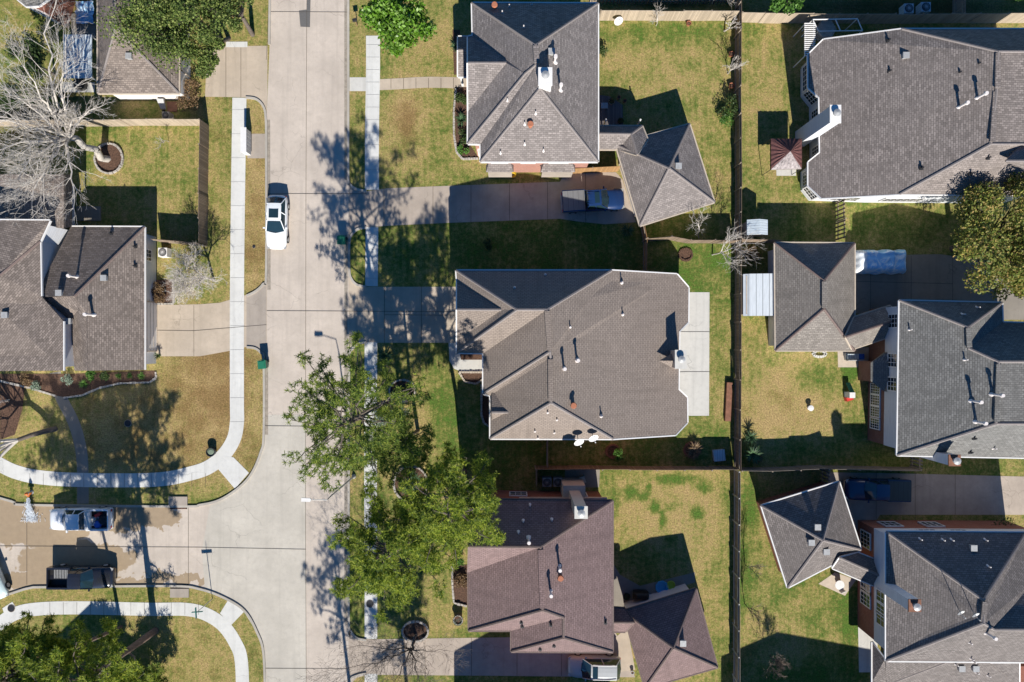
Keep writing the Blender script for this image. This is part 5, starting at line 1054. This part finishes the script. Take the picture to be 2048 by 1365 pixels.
# patio awning top left + beige pergola top right
a_ = G(127, 70, 2.6); b2 = G(184, 157, 2.6); e = thing('patio_awning', 'pale metal patio awning left of the brown garage', 'awning', (a_.x, a_.y, 0)); MB().box(((a_.x + b2.x) / 2, (a_.y + b2.y) / 2, 2.6), (b2.x - a_.x, a_.y - b2.y, .1)).build('roof', M['bluemetal'], e)
for x in (a_.x + .1, b2.x - .1):
    for y in (a_.y - .1, b2.y + .1): MB().tube((x, y, 0), (x, y, 2.55), .06).build('post', M['white'], e)
a_ = G(1608, 48, 2.5); b2 = G(1630, 112, 2.5); e = thing('slatted_pergola', 'white slatted pergola strip beside the top right house', 'pergola', (a_.x, a_.y, 0))
for i in range(17): y = a_.y + (b2.y - a_.y) * i / 16; MB().box(((a_.x + b2.x) / 2, y, 2.55), (b2.x - a_.x, .06, .1)).build('slat', M['white'], e)
for x in (a_.x + .1, b2.x - .1): MB().box((x, (a_.y + b2.y) / 2, 2.45), (.08, a_.y - b2.y, .1)).build('beam', M['white'], e); MB().tube((x, b2.y, 0), (x, b2.y, 2.4), .05).build('post', M['white'], e); MB().tube((x, a_.y, 0), (x, a_.y, 2.4), .05).build('post', M['white'], e)
e = thing('swing_frame', 'white tubular frame standing behind the top right house', 'frame', tuple(G(1670, 50))); K = [G(*T('d', x, y), 2.2) for x, y in ((605, 135), (910, 130), (645, 215), (945, 210), (760, 132), (795, 212))]
for i, j in ((0, 1), (2, 3), (0, 2), (1, 3), (4, 5)): MB().tube(K[i], K[j], .05).build('rail', M['white'], e)
for i in range(4): MB().tube(K[i] - Vector((0, 0, 2.2)), K[i], .05).build('post', M['white'], e)
c = G(1645, 66); tag(MB().lathe(c, [(.9, 0), (.95, .7), (.85, .85), (.2, .9)], 6).build('hot_tub', M['stone']), 'grey covered box beneath the white tubular frame', 'tub')
e = thing('patio_bench', 'white slatted bench lying along the shaded top right fence', 'bench', tuple(G(1778, 44))); c = G(1778, 36, .5)
for i in range(3): MB().box((c.x, c.y - .12 + .12 * i, .45), (2.6, .1, .04)).build('seat_slat', M['bluemetal'], e)
for s in (-1.1, 1.1): MB().box((c.x + s, c.y, .22), (.06, .35, .43)).build('leg', M['white'], e)
# garden odds and ends
def pot(label, px, py, r_, h, m='terracotta', plant=None):
    c = G(px, py); e = thing('plant_pot', label, 'plant pot', (c.x, c.y, 0), 0, 'garden plant pots'); MB().lathe(c, [(r_ * .7, 0), (r_, h), (r_ * 1.08, h), (r_ * .85, h), (r_ * .8, h * .8)], 16).build('pot', M[m], e); MB().lathe(c + Vector((0, 0, h * .8)), [(r_ * .8, 0), (.02, .03)], 12).build('soil', M['mulch'], e)
    if plant:
        r = random.Random(int(px)); f = MB()
        for _ in range(90): v = rdir(r, 0); leaf(f, c + Vector((v.x * r_ * .9, v.y * r_ * .9, h + v.z * .3)), r, .1)
        f.build('foliage', M[plant], e)
for a_ in [('left of two small orange pots on the dark lawn by deck', 1237, 197, .16, .3), ('right of two small orange pots on the dark lawn by deck', 1249, 204, .16, .3), ('terracotta pot against the top centre fence', 1376, 50, .22, .35), ('upper terracotta pot beside back fence of top centre lawn', 1461, 111, .25, .35), ('lower terracotta pot beside back fence above red tipped bush', 1461, 174, .25, .35)]: pot(*a_)
pot('round planter at upper corner of the wooden deck', 1222, 206, .28, .4, 'tan', 'shrub'); pot('dark round planter at lower corner of the wooden deck', 1240, 245, .26, .4, 'darkmetal', 'shrub'); pot('dark pot with plant beside the black grill', 1252, 1190, .3, .45, 'darkmetal', 'shrub'); pot('large potted shrub in front of rose roofed house bed', 917, 1236, .45, .6, 'stone', 'silverleaf')
pot('small white pot by brown step near the silver car', 1264, 1343, .16, .3, 'white')
c = G(1217, 224); e = thing('wooden_deck', 'grey wooden deck with cut corner beside the top centre house', 'deck', (c.x, c.y, 0)); MB().prism([G(*T('c', *p)).xy for p in ((1005, 655), (1085, 665), (1175, 725), (1178, 862), (1005, 862))], 0, .25).build('platform', M['deck'], e)
e = thing('garden_table', 'blue grey patio table with chair on the wooden deck', 'table', tuple(G(1206, 219))); c = G(1206, 219); MB().box((c.x, c.y, .98), (.6, .5, .05)).build('table_top', M['metal'], e)
for i in (-1, 1):
    for j in (-1, 1): MB().tube((c.x + i * .25, c.y + j * .2, .25), (c.x + i * .25, c.y + j * .2, .96), .02).build('leg', M['darkmetal'], e)
e = thing('ground_dish', 'white satellite dish on a stand by the top centre fence', 'satellite dish', tuple(G(1238, 46))); E2 = type('x', (), {})(); E2.e = e; dish(E2, 1236, 42, 1.0, (1238, 46), .42)
c = G(1023, 350); mb = MB()
for k in range(6):
    R0 = .18 + .035 * k; pp = [(c.x + (R0 + .05 * math.sin(3 * t + k)) * math.cos(t) * 1.25, c.y + R0 * math.sin(t) * .8, .04 + .02 * k) for t in [2 * PI * i / 20 for i in range(21)]]
    for p_, q_ in zip(pp[:-1], pp[1:]): mb.tube(p_, q_, .018, .018, 5, False)
tag(mb.build('garden_hose', M['yellow']), 'coiled yellow hose on the grass below the top centre house', 'hose')
c = G(1283, 1194, 1.0); e = thing('covered_grill', 'black covered barbecue between the angled rose garage and house', 'grill', (c.x, c.y, 0)); mb = MB(); mb.loft([[(c.x + x * s, c.y + y * s2, z) for x, y in ((-.7, -.3), (.7, -.3), (.75, .0), (.7, .32), (0, .36), (-.7, .32))] for z, s, s2 in ((0, .85, .9), (.7, 1, 1), (1.0, .9, .85), (1.15, .6, .5))]); mb.build('cover', M['black'], e)
c = G(1323, 1174); tag(MB().lathe(c, [(.5, 0), (.62, .12), (.6, .22), (.45, .2), (.42, .06)], 9).build('paddling_pool', M['lightblue']), 'light blue childs toy tray behind rose garage', 'toy'); c = G(1341, 1169); tag(MB().lathe(c, [(.3, 0), (.4, .18), (.36, .26), (.28, .12)], 12).build('toy_boat', M['lime']), 'lime green round toy beside the light blue toy tray', 'toy')
c = G(1694, 786); e = thing('play_slide', 'childs plastic slide with green chute and red base on lawn', 'slide', (c.x, c.y, 0)); MB().loft([[(c.x - .2, c.y + .1, 1.0), (c.x + .2, c.y + .1, 1.0), (c.x + .2, c.y + .1, .92), (c.x - .2, c.y + .1, .92)], [(c.x - .2, c.y + .9, .25), (c.x + .15, c.y + .95, .25), (c.x + .15, c.y + .95, .18), (c.x - .2, c.y + .9, .18)]]).build('chute', M['green_bin'], e); MB().box((c.x, c.y - .15, .5), (.5, .5, 1.0)).build('tower', M['white'], e); MB().box((c.x, c.y - .5, .3), (.6, .35, .5), .3).build('step', M['red'], e)
c = G(1618, 816); e = thing('garden_ornament', 'small white lawn ornament in the middle of the tan lawn', 'ornament', (c.x, c.y, 0)); MB().lathe(c, [(.18, 0), (.2, .1), (.08, .3), (.05, .35)]).build('base', M['white'], e); MB().lathe(c + Vector((0, 0, .35)), [(.22, 0), (.26, .08), (.06, .1)]).build('bowl', M['white'], e)
e = thing('patio_loungers', 'blue and white cushioned outdoor sofa on the small patio', 'sofa', tuple(G(1712, 715)))
c = G(1712, 714, .5); 
for i in (-1, 0, 1): MB().box((c.x + i * .5, c.y, .45), (.48, .5, .18)).build('seat_cushion', M['silverleaf' if 0 else 'blue' if i == 1 else 'bluemetal'], e)
MB().box((c.x, c.y + .02, .3), (1.7, .65, .1)).build('frame', M['metal'], e); MB().box((c.x, c.y - .32, .6), (1.7, .08, .5)).build('backrest', M['metal'], e)
for s in (-.8, .8): MB().box((c.x + s, c.y, .15), (.06, .6, .3)).build('leg', M['metal'], e)
c = G(1638, 708); e = thing('stone_pile', 'pale stone rubble ring below the long garage', 'stones', (c.x, c.y, 0)); r = random.Random(8)
for i in range(14): a_ = 2 * PI * i / 14; MB().box((c.x + .55 * math.cos(a_), c.y + .28 * math.sin(a_), .08), (.22, .2, .16), r.random() * 3).build('stone', M['patio'], e)
c = G(1672, 1165); e = thing('white_garden_table', 'white round wrought patio table on the tan slab by angled garage', 'table', (c.x, c.y, 0)); MB().lathe(c + Vector((0, 0, .7)), [(.42, 0), (.42, .03), (.02, .035)], 20).build('table_top', M['glass' if 0 else 'white'], e); MB().tube(c, c + Vector((0, 0, .7)), .04).build('leg', M['white'], e)
c = G(1677, 1173); e = thing('white_garden_chair', 'white curved patio chair beside the white round table', 'chair', (c.x, c.y, 0)); MB().box(c + Vector((0, 0, .42)), (.45, .42, .04), .4).build('seat', M['white'], e); MB().box(c + Vector((.05, -.22, .68)), (.45, .04, .5), .4).build('backrest', M['white'], e)
for i in (-1, 1):
    for j in (-1, 1): MB().tube(c + Vector((i * .18, j * .17, 0)), c + Vector((i * .18, j * .17, .42)), .015).build('leg', M['white'], e)
c = G(1438, 911, .4); tag(MB().box((c.x, c.y, .25), (.95, .95, .5), .1).box((c.x, c.y, .52), (1.02, 1.02, .05), .1).build('storage_box', M['bluemetal']), 'pale green ribbed box lid in shade by the back fence', 'box')
c = G(1164, 958); tag(MB().box((c.x, c.y, .3), (.5, .6, .6), .3).build('cardboard_box', M['tan']), 'beige square box near the tall beige chimney base', 'box'); c = G(1220, 980)
c = G(93, 210); tag(MB().lathe(G(165, 172), [(.5, 0), (.55, .5), (.4, .75), (.1, .8)], 10).build('grill_cover', M['darkmetal']), 'dark covered grill under the lower edge of patio awning', 'grill')
c = G(318, 204, 1.0); e = thing('wheelbarrow', 'grey upturned wheelbarrow leaning on the white garage wall', 'wheelbarrow', (c.x, c.y, 0)); MB().loft([[(c.x - .3, c.y + .4, .7), (c.x + .3, c.y + .4, .7), (c.x + .3, c.y + .3, .9), (c.x - .3, c.y + .3, .9)], [(c.x - .22, c.y - .4, .15), (c.x + .22, c.y - .4, .15), (c.x + .22, c.y - .4, .3), (c.x - .22, c.y - .4, .3)]]).build('tray', M['metal'], e)
for s in (-.25, .25): MB().tube((c.x + s, c.y + .7, .9), (c.x + s * .5, c.y - .5, .15), .025).build('handle', M['wood'], e)
MB().tube((c.x - .05, c.y - .6, .18), (c.x + .05, c.y - .6, .18), .18, .18, 14).build('wheel', M['rubber'], e)
c = G(345, 214); tag(MB().box((c.x, c.y, .04), (.9, .9, .08)).build('paving_slab', M['rustbrick']), 'reddish paved square beside the greenish air conditioner', 'paving')
c = G(160, 20, 1.2); mb = MB(); r = random.Random(2); n_ = 14
for j in range(n_ + 1):
    for i in range(n_ + 1): u, v = i / n_, j / n_; mb.v.append((c.x - .8 + 1.6 * u + .3 * noise.noise(Vector((u * 4, v * 4, 5))), c.y + 1.1 - 2.0 * v, .7 + .35 * noise.noise(Vector((u * 6, v * 5, 1))) - .6 * max(abs(u - .5), abs(v - .5)) ** 2))
for j in range(n_):
    for i in range(n_): k = j * (n_ + 1) + i; mb.f.append((k, k + n_ + 1, k + n_ + 2, k + 1))
tag(mb.build('crumpled_tarp', M['tarp'], smooth=True), 'crumpled blue tarp by the top left brick house', 'tarp')
c = G(168, 52); tag(MB().box((c.x, c.y, .05), (2.2, 2.2, .1)).build('patio_slab', M['path']), 'grey blue concrete pad between tarp and patio awning', 'paving')
c = G(185, 432); tag(MB().box((G(178, 428).x, G(178, 428).y, .05), (2.2, 1.3, .1)).build('patio_slab', M['path']), 'dark paved slab in house shadow behind the left house', 'paving')
b_ = G(715, 52); e = thing('letter_box', 'small dark letter box on a post at top right kerb', 'letter box', (b_.x, b_.y, 0)); MB().tube(b_, b_ + Vector((0, 0, 1)), .04).build('post', M['wood'], e); MB().box(b_ + Vector((0, 0, 1.1)), (.4, .22, .25), .2).build('box', M['darkmetal'], e)
